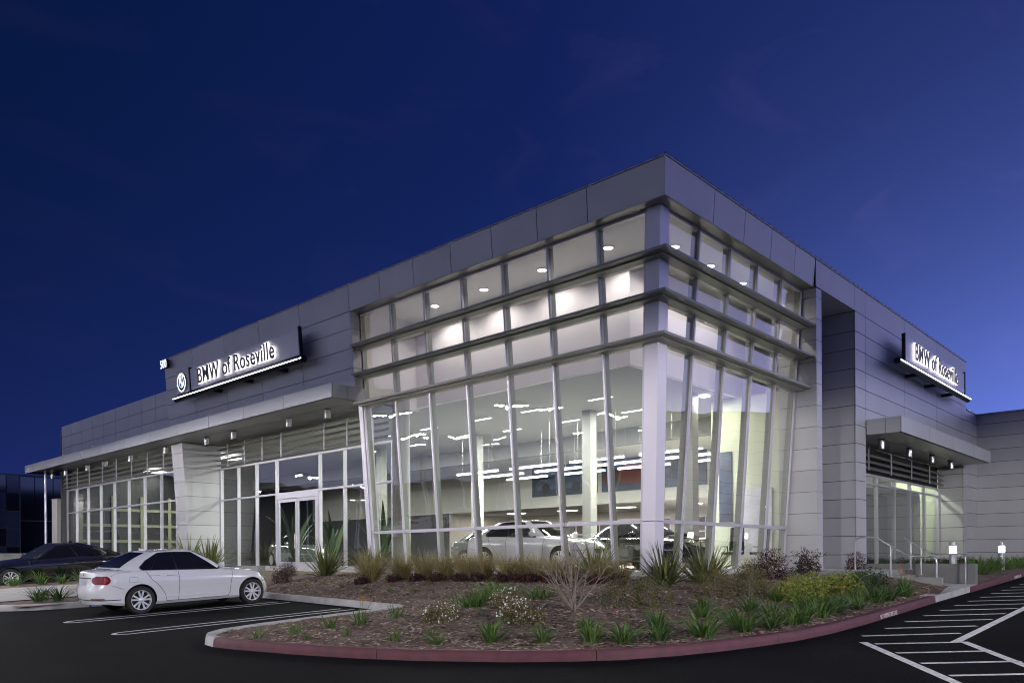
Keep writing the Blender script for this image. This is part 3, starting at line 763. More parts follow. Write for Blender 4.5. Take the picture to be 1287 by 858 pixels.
# ------------------------------------------------------------------ signs and lettering
def text_mesh(name, body, size, depth, mats, parent, loc, off=0.0, sx=1.0, rot=(math.pi / 2, 0, 0), align='LEFT', space=1.0):
    c = bpy.data.curves.new(name, 'FONT'); c.body = body; c.size = size; c.extrude = depth / 2; c.offset = off; c.align_x = align; c.space_character = space
    t = bpy.data.objects.new(name, c); COL.objects.link(t)
    dg = bpy.context.evaluated_depsgraph_get()
    me = bpy.data.meshes.new_from_object(t.evaluated_get(dg)); bpy.data.objects.remove(t); bpy.data.curves.remove(c)
    me.name = name; me.materials.clear(); me.materials.append(mats)
    o = bpy.data.objects.new(name, me); COL.objects.link(o); o.parent = parent; o.location = loc; o.rotation_euler = rot; o.scale = (sx, 1, 1)
    return o
SIGNP = mat('sign_panel_grey', (.50, .50, .55), .4, .2, noise=.04, nscale=1)
LETTER = mat('sign_letter_face', (.02, .02, .022), .35)
def wall_sign(name, loc, W, label, roundel, emf, tl, tr):
    e = tag(empty(name, loc), label, 'wall sign', None)
    mb = MB(); mb.box((0, -.10, .0), (W, .02, .88)); mb.build('sign_panel', SIGNP, e)
    mb = MB()
    for x in (-.09, W + .02): mb = MB(); mb.box((x, -.13, -.2), (x + .055, .0, .97)); mb.build('end_plate', BLACKM, e)
    for x in (W * .2, W * .5, W * .8): mb = MB(); mb.box((x, -.02, -.3), (x + .12, .42, -.18)); mb.build('bracket', BLACKM, e)
    mb = MB(); mb.tube([(tl, -.08, -.16), (W + tr, -.08, -.16)], .125, 14); t = mb.build('tube_housing', BLACKM, e, sharp=40)
    mb = MB(); mb.box((tl, -.225, -.17), (-.12, -.19, -.138)); mb.box((-.0, -.225, -.17), (W, -.19, -.138)); mb.box((W + .12, -.225, -.17), (W + tr, -.19, -.138)); mb.build('light_strip', LED, t)
    x0 = .78 if roundel else .85
    text_mesh('letter_glow', 'BMW of Roseville', .88, .05, LEDS, e, (x0, -.155, .165), off=.027, sx=emf, space=1.09)
    text_mesh('lettering', 'BMW of Roseville', .88, .03, LETTER, e, (x0, -.19, .165), off=.004, sx=emf, space=1.09)
    if roundel:
        mb = MB(); mb.box((-1.36, -.10, 0), (-.16, .02, .88)); mb.build('emblem_panel', SIGNP, e)
        cx, cz = -.76, .44; R = MB()
        def disc(m, r0, r1, y, a0=0, a1=2 * math.pi, seg=40, mi=0):
            rows = []
            for i in range(seg + 1):
                q = a0 + (a1 - a0) * i / seg; rows.append([(cx + r0 * math.cos(q), y, cz + r0 * math.sin(q)), (cx + r1 * math.cos(q), y, cz + r1 * math.sin(q))])
            m.grid(rows, mi)
        disc(R, .34, .385, -.150, mi=0); disc(R, .215, .34, -.148, mi=1)
        for i in range(4): disc(R, 0.0, .205, -.149, i * math.pi / 2, (i + 1) * math.pi / 2, 10, mi=2 if i % 2 else 3)
        disc(R, .205, .215, -.150, mi=0)
        rows = [[(cx + .385 * math.cos(q), y, cz + .385 * math.sin(q)) for y in (-.10, -.15)] for q in [2 * math.pi * i / 40 for i in range(41)]]; R.grid(rows, 1)
        R.build('emblem', [emit('emblem_white_glow', (1, .97, .97), 3.0), BLACKM, emit('emblem_white', (1, 1, 1), 1.2), emit('emblem_blue', (.02, .12, .45), 1.0)], e)
        for ch, q in (('B', 2.2), ('M', math.pi / 2), ('W', .94)):
            text_mesh('emblem_letter', ch, .12, .004, emit('emblem_letter_white', (1, 1, 1), 2.0), e, (cx + .278 * math.cos(q), -.152, cz + .278 * math.sin(q) - .04), align='CENTER', rot=(math.pi / 2, 0, 0))
    return e
s1 = wall_sign('wall_sign', (hbx(8.4) - .36, 22.74, 8.40), 8.28, 'grey lit sign with round emblem on the wall over the long canopy', True, .855, -1.55, .22)
lx = Vector((0, -1, 0)); lz = Vector((-K, 0, 1)).normalized(); ly = lz.cross(lx)
mm = Matrix.Identity(4)
for i in range(3): mm[i][0] = lx[i]; mm[i][1] = ly[i]; mm[i][2] = lz[i]; mm[i][3] = s1.location[i]
s1.matrix_world = mm
s2 = wall_sign('wall_sign', (15.35, -.40, 8.40), 8.3, 'bright lit sign without emblem on the side wall over the short canopy', False, .855, -.85, .65)
e = tag(empty('house_number_sign', (hbx(9.88) - .05, 26.12, 9.86)), 'small white number 500 at the top left wall corner', 'number sign')
m2_ = mm.copy(); m2_.translation = e.location; e.matrix_world = m2_
text_mesh('number_return', '500', .5, .13, BLACKM, e, (.03, -.07, .03), off=.012, sx=.85)
text_mesh('digit_face', '500', .5, .02, emit('number_glow', (.75, .78, 1), 1.0), e, (.0, -.15, .03), off=.006, sx=.85)
KT = mat('kerb_lettering_paint', (.62, .56, .58), .7, noise=.25, nscale=20)
def kerbtext(x, y, ang=0):
    o = text_mesh('kerb_lettering', 'NO PARKING FIRE LANE', .125, .004, KT, None, (x, y, gz(x, y) + .018), sx=.72)
    o.rotation_euler = (math.pi / 2 - .06, -.038, ang); return o
tag(kerbtext(.25, -4.431), 'white stencilled fire lane lettering on the red kerb left of the steps', 'kerb lettering', 'fire lane lettering')
tag(kerbtext(12.3, -4.40), 'white stencilled fire lane lettering on the red kerb beyond the steps', 'kerb lettering', 'fire lane lettering')

# ------------------------------------------------------------------ cars
TYRE = mat('tyre_rubber', (.012, .012, .012), .75)
RIM = mat('alloy_rim', (.72, .72, .74), .3, .5)
CGLASS = mat('car_window_tint', (.005, .005, .006), .03, 0, spec=.4)
LIGHTR = mat('tail_lamp_red', (.20, .008, .008), .12, coat=1.0)
LIGHTC = mat('head_lamp_clear', (.55, .55, .57), .1, .4, coat=1.0)
PLATE = mat('number_plate', (.34, .36, .42), .45, noise=.3, nscale=30)
WELL = mat('wheel_well_black', (.006, .006, .006), .9)
CHROME = mat('chrome', (.65, .65, .66), .12, 1.0)
SEAM = mat('panel_seam', (.02, .02, .02), .8)
def lerp(a, b, t): return a + (b - a) * t
def interp(L, x):
    for (x0, y0), (x1, y1) in zip(L, L[1:]):
        if x <= x1: t = (x - x0) / (x1 - x0); return lerp(y0, y1, cl(t * t * (3 - 2 * t) * .5 + t * .5, 0, 1))
    return L[-1][1]
def make_car(name, label, group, paint, L=4.53, W=1.80, H=1.455, wb=2.76, ro=.98, fast=False, detail=True, plate=True):
    root = tag(empty(name), label, 'car', group)
    s = L / 4.53
    zb, zsr, zsf = .19, .90, .70
    deck = [(0, 1.0), (.12, 1.035), (.6 * s, 1.055), (1.2 * s, 1.05), (2.9 * s, 1.0), (3.2 * s, .975), (3.85 * s, .90), (4.25 * s, .81), (L - .06, .70), (L, .66)]
    if fast: deck = [(0, .98), (.12, 1.04), (.6 * s, 1.08), (1.2 * s, 1.06)] + deck[4:]
    hs = H / 1.455
    deck = [(x, z * (.5 + .5 * hs)) for x, z in deck]
    belt = [(0, .93), (.4 * s, .975), (1.0 * s, .985), (3.0 * s, .93), (3.5 * s, .885), (4.1 * s, .78), (L, .59)]
    belt = [(x, z * (.5 + .5 * hs)) for x, z in belt]
    plan = [(0, .80), (.15, .885), (.45, .955), (1.0 * s, .99), (2.2 * s, 1.0), (3.3 * s, .99), (3.9 * s, .965), (L - .35, .90), (L - .12, .82), (L, .74)]
    hw = lambda x: W / 2 * interp(plan, x)
    zbot = lambda x: zb + .07 * sm(.9, 0, x) + .02 * sm(L - .6, L, x)
    FR = [0, .0, .02, .10, .22, .36, .52, .66, .80, .835, .93, 1.0]
    YF = [0, .6, .90, .965, .968, .972, .985, .995, 1.0, .988, .962, .925]
    def section(x):
        z0, zs, zd, h = zbot(x), interp(belt, x), interp(deck, x), hw(x)
        pts = [(h * yf, z0 + (zs - z0) * f) for f, yf in zip(FR, YF)]
        for t, yf in ((.30, .885), (.62, .78), (.82, .58), (.95, .30), (1.0, 0)): pts.append((h * yf, zs + (zd - zs) * t))
        return pts
    def side_y(x, z):
        P = section(x)[1:12]
        for (y0, z0), (y1, z1) in zip(P, P[1:]):
            if z <= z1: return lerp(y0, y1, (z - z0) / max(1e-6, z1 - z0)) if z1 > z0 else y0
        return P[-1][0]
    def warp(x, y, z):
        out = x
        if x < .6:
            wgt = (1 - x / .6) ** 2; z1 = interp(deck, 0); g_ = (z - zbot(0)) / (z1 - zbot(0))
            prof = interp([(-.2, .10), (0, .07), (.18, .015), (.34, 0), (.46, .0), (.52, .035), (.8, .055), (.95, .075), (1.05, .10)], g_)
            out += wgt * (prof + .20 * min(1, abs(y) / (W * .40)) ** 3)
        if x > L - .8:
            wgt = (1 - (L - x) / .8) ** 2; z1 = interp(deck, L); g_ = (z - zbot(L)) / (z1 - zbot(L))
            prof = interp([(-.2, .12), (0, .09), (.2, .02), (.4, 0), (.6, .03), (1.05, .10)], g_)
            out -= wgt * (prof + .36 * min(1, abs(y) / (W * .37)) ** 2.4)
        return (out, y, z)
    NX = 54
    xs = [L * (.5 - .5 * math.cos(math.pi * i / NX)) * .35 + L * i / NX * .65 for i in range(NX + 1)]
    secs = [section(x) for x in xs]; m = len(secs[0])
    mb = MB()
    ring = [[warp(x, -y, z) for (y, z) in sct] + [warp(x, y, z) for (y, z) in sct[::-1]][1:-1] for x, sct in zip(xs, secs)]
    mb.grid(ring, 0, close=True)
    for x, sct in ((0, secs[0]), (L, secs[-1])):
        rows = []
        for (y, z) in sct[1:]:
            rows.append([warp(x, y * q / 8, z) for q in range(-8, 9)])
        rows.insert(0, [warp(x, sct[1][0] * q / 8, sct[0][1]) for q in range(-8, 9)])
        mb.grid(rows[1:] , 0)
    me = mb.mesh('body', [paint, WELL])
    bm = bmesh.new(); bm.from_mesh(me)
    bmesh.ops.remove_doubles(bm, verts=bm.verts, dist=1e-4)
    bmesh.ops.dissolve_degenerate(bm, edges=bm.edges, dist=1e-5)
    bmesh.ops.holes_fill(bm, edges=[e_ for e_ in bm.edges if e_.is_boundary]); bmesh.ops.recalc_face_normals(bm, faces=bm.faces); bm.to_mesh(me); bm.free()
    body = bpy.data.objects.new('body', me); COL.objects.link(body)
    hubs = [(ro, .325 * hs), (ro + wb, .325 * hs)]; RW = .325 * hs; RA = RW + .035
    cut = MB()
    for hx_, hz_ in hubs:
        for sgn in (-1, 1):
            ya, yb = sgn * (W / 2 - .30), sgn * (W / 2 + .1)
            prof = [(0, min(ya, yb)), (RA, min(ya, yb)), (RA, max(ya, yb)), (0, max(ya, yb))]
            cut.lathe(prof, (hx_, 0, hz_ + .01), axis='y', seg=40)
    cme = cut.mesh('cut', [WELL]); bm = bmesh.new(); bm.from_mesh(cme); bmesh.ops.remove_doubles(bm, verts=bm.verts, dist=1e-5); bmesh.ops.recalc_face_normals(bm, faces=bm.faces); bm.to_mesh(cme); bm.free()
    co = bpy.data.objects.new('cut', cme); COL.objects.link(co)
    md = body.modifiers.new('b', 'BOOLEAN'); md.operation = 'DIFFERENCE'; md.object = co; md.solver = 'EXACT'
    dg = bpy.context.evaluated_depsgraph_get(); nm = bpy.data.meshes.new_from_object(body.evaluated_get(dg))
    bpy.data.objects.remove(co); body.modifiers.clear(); body.data = nm; nm.name = 'body'
    if len(nm.materials) < 2: nm.materials.append(WELL)
    nm.materials[0] = paint; nm.materials[1] = WELL
    for p in nm.polygons:
        c = p.center; mi = 0
        for hx_, hz_ in hubs:
            d = math.hypot(c.x - hx_, c.z - hz_ - .01)
            if d < RA + .004 and (abs(d - RA) < .02 and abs(p.normal.y) < .3 or abs(abs(c.y) - (W / 2 - .30)) < .004): mi = 1
        if c.z < zb + .012 and p.normal.z < -.5: mi = 1
        p.material_index = mi
    nm.polygons.foreach_set('use_smooth', [True] * len(nm.polygons)); nm.set_sharp_from_angle(angle=math.radians(32))
    body.parent = root
    # greenhouse: ruled shell between belt ring and roof ring
    bz = lambda x: interp(belt, x)
    yB = lambda x: hw(x) * .905
    if fast: rc, rk, tc_, tk = (.30 * s, .10 + .25 * s), (.62 * s), (1.55 * s), (1.66 * s)
    else: rc, rk, tc_, tk = (.50 * s, .56 * s), (.84 * s), (1.20 * s), (1.30 * s)
    wf, wk, ft, fk = 3.20 * s, 2.96 * s, 2.38 * s, 2.28 * s
    zt = lambda x: H * (1.0 - .022 * ((x - 1.85 * s) / (.55 * s)) ** 2) if x > 1.85 * s else H * (1.0 - .035 * ((x - 1.85 * s) / (.7 * s)) ** 2)
    yt = W * .318
    def zdk(x): return interp(deck, x)
    bot, top = [], []
    n1, n2 = 7, 22
    for i in range(n1):                       # rear glass, centre to corner
        t = i / (n1 - 1); bot.append((lerp(rc[0], rc[1], t ** 2), lerp(0, yB(rk) * .86, t), zdk(rc[0]) - .012 + .0 * t)); top.append((lerp(tc_, tk * .985, t ** 2), lerp(0, yt * .86, t), zt(tc_) + .012 * (1 - t * t)))
    for i in range(n2 + 1):                   # side, rear corner to windscreen corner
        t = i / n2; xb = lerp(rk, wk, t); xt = lerp(tk + .06, fk, t)
        bot.append((xb, yB(xb) , bz(xb) - .005)); top.append((xt, yt * (1 - .06 * (2 * t - 1) ** 2), zt(xt) - .03))
    for i in range(1, n1 + 1):                # windscreen
        t = i / n1; bot.append((lerp(wk + .05, wf, t ** .5), lerp(yB(wk) * .93, 0, t), zdk(wf) - .015)); top.append((lerp(fk + .02, ft, t ** .5), lerp(yt * .91, 0, t), zt(ft) + .010 * t))
    NT = 10
    def gp(i, t, off=0.0, sgn=1):
        i0 = int(cl(math.floor(i), 0, len(bot) - 2)); f = i - i0
        b = [lerp(bot[i0][k_], bot[i0 + 1][k_], f) for k_ in range(3)]; q = [lerp(top[i0][k_], top[i0 + 1][k_], f) for k_ in range(3)]
        p = [lerp(b[k_], q[k_], t) for k_ in range(3)]
        bul = 4 * t * (1 - t) * .028 + off
        # outward direction in plan
        cx_ = 2.0 * s
        if i < n1: nx, ny, nz = -.62, .1 * i / n1, .78
        elif i > n1 + n2: nx, ny, nz = .66, .2 * (len(bot) - 1 - i) / n1, .74
        else: nx, ny, nz = 0, .93, .36
        return (p[0] + nx * bul, sgn * (p[1] + ny * bul), p[2] + nz * bul)
    mb = MB()
    for sgn in (1, -1): mb.grid([[gp(i, j / NT, 0, sgn) for j in range(NT + 1)] for i in range(len(bot))], 0)
    rows = []
    for i in range(len(top)):
        e0 = gp(i, 1.0); rows.append([(e0[0], e0[1] * q / 4, e0[2] + .035 * (1 - (q / 4) ** 2) * (min(1, abs(e0[1]) / yt))) for q in range(-4, 5)])
    mb.grid(rows, 0)
    mb.build('roof', paint, root, sharp=45, fixn=True)
    def win(nm_, i0, i1, t0, t1, mt=CGLASS, sides=(1, -1), off=.006, par=None, n=10):
        for sgn in sides:
            q = MB(); q.grid([[gp(lerp(i0, i1, a / n), lerp(t0(a / n) if callable(t0) else t0, t1(a / n) if callable(t1) else t1, b / 6), off, sgn) for b in range(7)] for a in range(n + 1)])
            q.build(nm_, mt, par or root, sharp=60)
    a0, a1 = n1, n1 + n2; mid = a0 + n2 * .475
    q0 = .075 if not fast else .13
    win('window_trim', a0 + n2 * .022, a1 - .62, lambda t: .02 + .20 * max(0, 1 - t * 7) ** 3, lambda t: .945 - .40 * max(0, 1 - t * 6.2) ** 1.7, mt=BLACKM, off=.003, n=40)
    win('side_window', a0 + n2 * .185, mid - .22, .05, .90)
    win('side_window', mid + .22, a1 - .75, .05, lambda t: .90)
    win('quarter_window', a0 + n2 * .035, a0 + n2 * .175, lambda t: .05 + .18 * (1 - t) ** 3, lambda t: .52 + .38 * t ** .55)
    q = MB()
    for sgn in (1, -1): q.grid([[gp(lerp(0, n1 - 1.12, a / 8), lerp(.07, .93, b / 6), .006, sgn) for b in range(7)] for a in range(9)])
    q.build('rear_window', CGLASS, root, sharp=60)
    q = MB()
    for sgn in (1, -1): q.grid([[gp(lerp(a1 + 1.05, len(bot) - 1, a / 8), lerp(.05, .95, b / 6), .006, sgn) for b in range(7)] for a in range(9)])
    q.build('windscreen', CGLASS, root, sharp=60)
    # wheels
    for hx_, hz_ in hubs:
        for sgn in (-1, 1):
            w_ = empty('wheel', (hx_, sgn * (W / 2 - .125), hz_)); w_.parent = root
            mb = MB(); a = .105
            mb.lathe([(RW * .70, -a), (RW * .9, -a * 1.02), (RW * .985, -a * .8), (RW, -a * .5), (RW, a * .5), (RW * .985, a * .8), (RW * .9, a * 1.02), (RW * .70, a)], axis='y', seg=40); mb.build('tyre', TYRE, w_, sharp=30)
            mb = MB(); f = sgn * a
            mb.lathe([(RW * .70, f * 1.01), (RW * .665, f * 1.0), (RW * .64, f * .75), (RW * .62, -f)], axis='y', seg=40, mi=0)
            mb.lathe([(0, f * .35), (RW * .63, f * .30)], axis='y', seg=30, mi=1)
            for k_ in range(5):
                for dq in (-.17, .17):
                    q_ = 2 * math.pi * k_ / 5 + .3; qa = q_ + dq * 1.5; qb = q_ + dq
                    P = []
                    for (r_in, qq, wd) in ((RW * .16, q_ + dq * 1.2, .018), (RW * .655, qa, .020)):
                        cx_, cz_ = r_in * math.cos(qq), r_in * math.sin(qq); tx, tz = -math.sin(qq), math.cos(qq)
                        P.append([(cx_ + tx * wd, cz_ + tz * wd), (cx_ - tx * wd, cz_ - tz * wd)])
                    (p1, p2), (p4, p3) = P[0], P[1]
                    mb.hexa([(p[0], f * .62, p[1]) for p in (p1, p2, p3, p4)] + [(p[0], f * .90, p[1]) for p in (p1, p2, p3, p4)], 0)
            mb.lathe([(0, f * .97), (RW * .13, f * .95), (RW * .2, f * .84), (RW * .2, f * .5)], axis='y', seg=20, mi=0)
            mb.build('rim', [RIM, WELL], w_, sharp=35, fixn=True)
    if not detail: 
        pass
    # lamps: patch wrapped round the corner
    def corner_patch(nm_, end, y_in, x_side, z0f, z1f, mt, off=.007, nz_=6, sides=(-1, 1), taper=0.0):
        for sgn in sides:
            rows = []
            for b in range(nz_ + 1):
                row = []; X0 = 0 if end == 'rear' else L; sg = -1 if end == 'rear' else 1
                z = lerp(z0f, z1f, b / nz_); ym = side_y(X0, min(z, interp(belt, X0) - .002))
                tt = abs(b / nz_ - .5) * 2
                yi = y_in + taper * tt ** 3 * .07; xs_ = x_side * (1 - taper * .28 * tt ** 3)
                for a in range(9):
                    y = lerp(yi, ym, a / 8); p = warp(X0, y, z); row.append((p[0] + sg * off, sgn * (p[1] + off * (a / 8) ** 4), p[2]))
                for a in range(1, 9):
                    x = X0 - sg * xs_ * a / 8; zz = z
                    y = side_y(x, min(zz, interp(belt, x) - .002)); p = warp(x, y, zz); row.append((p[0] + sg * off * (1 - a / 8), sgn * (p[1] + off), p[2]))
                rows.append(row)
            q = MB(); q.grid(rows); q.build(nm_, mt, root, sharp=60)
    zt0, zt1 = .715 * hs, .905 * (.5 + .5 * hs)
    corner_patch('tail_lamp', 'rear', .42, .27, zt0, min(zt1, interp(belt, 0) - .005), LIGHTR, taper=1.8)
    corner_patch('head_lamp', 'front', .50, .42, .555 * hs, interp(belt, L) - .003, LIGHTC, taper=.6)
    corner_patch('bumper_strip', 'rear', .02, .55, .355, .375, SEAM, off=.004, nz_=1)
    corner_patch('bumper_reflector', 'rear', .42, .06, .38, .402, LIGHTR, off=.006, nz_=1)
    def face_rect(nm_, end, y0, y1, z0, z1, mt, off, n=6):
        X0 = 0 if end == 'rear' else L; sg = -1 if end == 'rear' else 1
        F = [[warp(X0, lerp(y0, y1, a / n), lerp(z0, z1, b / 3)) for a in range(n + 1)] for b in range(4)]
        q = MB(); q.grid([[(p[0] + sg * off, p[1], p[2]) for p in r] for r in F]); q.grid([[(p[0] + sg * (off - .02), p[1], p[2]) for p in r] for r in F])
        return q.build(nm_, mt, root, fixn=False)
    if plate: face_rect('number_plate', 'rear', -.16, .16, .70, .815, PLATE, .012)
    face_rect('plate_recess', 'rear', -.40, .40, .845, .868, SEAM, .004)
    face_rect('badge', 'rear', -.036, .036, .905, .955, BLACKM, .006)
    for y0, y1 in ((-.27, -.03), (.03, .27)): face_rect('grille', 'front', y0, y1, .50, .62, BLACKM, .006)
    face_rect('air_intake', 'front', -.55, .55, .27, .37, BLACKM, .004)
    # panel seams, handles, mirrors
    mb = MB()
    def seam(pts, r=.005, mbx=mb):
        pts = [(lerp(a[0], b[0], k_ / 5), lerp(a[1], b[1], k_ / 5)) for a, b in zip(pts, pts[1:]) for k_ in range(5)] + [pts[-1]]
        for sgn in (-1, 1):
            P = [warp(x, side_y(x, z) + .0012, z) for x, z in pts]; mbx.tube([(p[0], sgn * p[1], p[2]) for p in P], r, 5)
    x1, x2, x3 = ro + wb - .58 * s, 1.86 * s, ro + .12
    top_z = lambda x: bz(x) - .012
    seam([(x1 + .06, top_z(x1)), (x1 + .03, .72), (x1, .55), (x1 - .02, .36), (x1 - .08, .27)])
    seam([(x2, top_z(x2)), (x2 + .01, .6), (x2 - .02, .27)])
    seam([(x3 + .02, top_z(x3)), (x3 + .12, .80), (x3 + .26, .68), (x3 + .40, .50), (x3 + .46, .36), (x3 + .46, .27)])
    seam([(x3 + .46, .27), (2.2 * s, .268), (x1 - .08, .27)])
    seam([(.28, .70), (.42, .668), (ro - .37, .60)], .004); seam([(.285, .90 * hs), (.5, .965 * hs), (.78, .985 * hs)], .003)
    fx = ro - .16
    seam([(fx - .09, .74), (fx + .09, .745), (fx + .10, .86), (fx - .08, .855), (fx - .09, .74)], .0025)
    mb.build('panel_seam', SEAM, root)
    mb = MB(); seam([(ro + .42, .375), (2.1 * s, .36), (x1 - .05, .365)], .010, mb); mb.build('sill_trim', paint, root, sharp=60)
    for sgn in (-1, 1):
        for hx2 in (x2 - .16, x3 + .20):
            z = top_z(hx2) - .085; mb = MB(); y = side_y(hx2, z)
            mb.tube([(hx2 - .11, sgn * (y + .0), z - .004), (hx2 - .09, sgn * (y + .028), z), (hx2, sgn * (y + .034), z + .002), (hx2 + .09, sgn * (y + .028), z), (hx2 + .11, sgn * y, z - .004)], .013, 8); mb.build('door_handle', paint, root, sharp=60)
        mx_ = wk - .10 * s; y = yB(mx_); mb = MB()
        mb.tube([(mx_ + .02, sgn * (y - .03), bz(mx_) + .03), (mx_, sgn * (y + .07), bz(mx_) + .06)], .022, 8, 1)
        rows = []
        for i in range(9):
            q_ = math.pi * i / 8; rr = math.sin(q_) ** .6 if 0 < i < 8 else .02
            rows.append([(mx_ + .055 * rr * math.cos(t_) + .02, sgn * (y + .16 - .115 * math.cos(q_)), bz(mx_) + .115 + .082 * rr * math.sin(t_)) for t_ in [2 * math.pi * k_ / 12 for k_ in range(12)]])
        mb.grid(rows, 0, close=True); mb.build('side_mirror', [paint, BLACKM], root, sharp=60, fixn=True)
    mb = MB(); xa = tc_ + .12; za_ = zt(xa)
    mb.hexa([(xa - .02, -.02, za_), (xa + .16, -.02, za_ + .01), (xa + .16, .02, za_ + .01), (xa - .02, .02, za_), (xa - .01, -.008, za_ + .075), (xa + .05, -.005, za_ + .055), (xa + .05, .005, za_ + .055), (xa - .01, .008, za_ + .075)]); mb.build('roof_antenna', paint, root, sharp=30)
    mb = MB()
    for y in (-.52, -.44): mb.tube([(.02 + .0, y, .245), (.16, y, .245)], .032, 12)
    mb.build('exhaust_pipe', CHROME, root, sharp=40)
    return root
def place(root, x, y, z, heading, pitch=0, roll=0, L=4.53):
    """rear bumper centre at x,y"""
    root.rotation_mode = 'XYZ'
    R = Matrix.Translation((x, y, z)) @ Matrix.Rotation(roll, 4, 'X') @ Matrix.Rotation(pitch, 4, 'Y') @ Matrix.Rotation(heading, 4, 'Z')
    root.matrix_world = R
PW = mat('car_paint_white', (.66, .66, .68), .16, coat=1.0)
PB = mat('car_paint_black', (.008, .008, .010), .08, coat=1.0)
PG = mat('car_paint_grey', (.13, .14, .15), .25, .4, coat=1.0)
c1 = make_car('parked_car', 'white four-door saloon parked in the marked stall, tail to the camera', 'cars parked outside', PW)
place(c1, -8.80, 9.98, gz(-8.80, 9.98), 0, -math.atan(.038), math.atan(.02))
c2 = make_car('parked_car', 'black fastback car parked beyond the planted strip, half behind the white saloon', 'cars parked outside', PB, L=5.0, W=1.9, H=1.53, wb=3.05, ro=1.05, fast=True)
place(c2, -3.1, 22.6, gz(-3.1, 22.6), math.pi, -math.atan(.038), math.atan(.02))
ic = [('white saloon on the showroom floor behind the front glass', PW, (2.55, 8.55, -1.571), dict(L=4.9, W=1.86, H=1.5, wb=2.95, ro=1.1)),
      ('grey saloon on the showroom floor left of the white saloon', PG, (6.2, 13.4, -1.45), dict(L=4.7, W=1.85, H=1.44, wb=2.85, ro=1.0)),
      ('black saloon on the showroom floor right of the white saloon', PB, (6.4, 6.6, -1.9), dict(L=4.9, W=1.88, H=1.48, wb=2.95, ro=1.05)),
      ('dark hatchback inside the entrance wing beside the pier', PG, (5.2, 25.0, -1.7), dict(L=4.3, W=1.8, H=1.5, wb=2.7, ro=.8, fast=True))]
for lb, pm, (x, y, h), kw in ic:
    c = make_car('showroom_car', lb, 'cars inside the showroom', pm, **kw); place(c, x, y, FFL, h)

# ------------------------------------------------------------------ steps, walls, rails
st = tag(empty('entrance_steps', (0, 0, 0)), 'pale concrete steps with landing leading up to the side entrance', 'steps')
mb = MB(); mb.prism([(4.12, -4.36), (7.88, -4.36), (7.88, -3.26), (4.12, -3.26)], .0, lambda x, y: gz(x, y) + .152); mb.build('landing', KERBW, st, fixn=True)
for i, (y, z) in enumerate(((-3.25, .66), (-2.95, .805), (-2.64, .95))):
    mb = MB(); mb.box((5.42, y, .2), (7.88, y + (.296 if i < 2 else 2.4), z - .02)); mb.box((5.42, y - .012, z - .019), (7.88, y + (.28 if i < 2 else 2.4), z)); mb.build('step', CONC, st)
mb = MB(); mb.box((4.95, -2.62, .3), (5.4, -.3, .93)); mb.build('platform', CONC, st)
mb = MB(); mb.box((7.9, -1.5, .4), (12.3, -.05, .945)); mb.build('platform', CONC, st)
mb = MB(); mb.box((5.25, -4.2, .2), (5.405, -2.63, .80)); mb.build('cheek_wall', CONC, st)
rw = MB(); rw.box((7.9, -4.33, .2), (8.12, -1.52, 1.10)); tag(rw.build('retaining_wall', CONCD), 'low dark concrete wall on the right of the steps', 'retaining wall')
def rail(label, x, pts, posts):
    e = tag(empty('handrail', (x, -2.5, .9)), label, 'handrail'); P = []
    for p in pts: P.append((0, p[0] + 2.5, p[1] - .9))
    sm_ = [P[0]]
    for i in range(1, len(P) - 1):
        a, b, c = Vector(P[i - 1]), Vector(P[i]), Vector(P[i + 1]); r = min(.16, (a - b).length * .45, (c - b).length * .45)
        p0 = b + (a - b).normalized() * r; p1 = b + (c - b).normalized() * r
        for k in range(6): t = k / 5; sm_.append(tuple(p0.lerp(b, t).lerp(b.lerp(p1, t), t)))
    sm_.append(P[-1]); mb = MB(); mb.tube(sm_, .021, 10); mb.build('rail', STEEL, e, sharp=60)
    for y, z0, z1 in posts:
        mb = MB(); mb.tube([(0, y + 2.5, z0 - .9), (0, y + 2.5, z1 - .9)], .022, 10); mb.lathe([(0, z0 - .9), (.05, z0 - .9), (.05, z0 - .885), (0, z0 - .885)], (0, y + 2.5, 0), seg=14); mb.build('post', STEEL, e, sharp=40)
rail('steel handrail on the near left side of the steps', 5.55, [(-2.12, .95), (-2.12, 1.80), (-2.62, 1.80), (-3.42, 1.30), (-4.02, 1.30), (-4.02, .52)], [(-2.98, .80, 1.56)])
rail('steel handrail on the far side of the steps along the dark wall', 7.72, [(-2.66, 1.80), (-3.36, 1.36), (-4.14, 1.36), (-4.14, .55)], [(-2.82, .95, 1.70), (-3.08, .80, 1.53)])

bw = MB(); bw.box((.68, 19.2, .4), (1.0, 24.6, 1.06)); tag(bw.build('low_wall', CONC), 'low pale concrete wall left of the glass entrance door', 'wall')
vb = MB(); vb.prism([(2.7, -3.72), (3.15, -3.72), (3.15, -3.42), (2.7, -3.42)], .2, bedz(2.9, -3.57) + .05); tag(vb.build('valve_box', mat('valve_box_green', (.10, .15, .15), .6)), 'flat grey green valve box lid in the bed left of the steps', 'valve box')
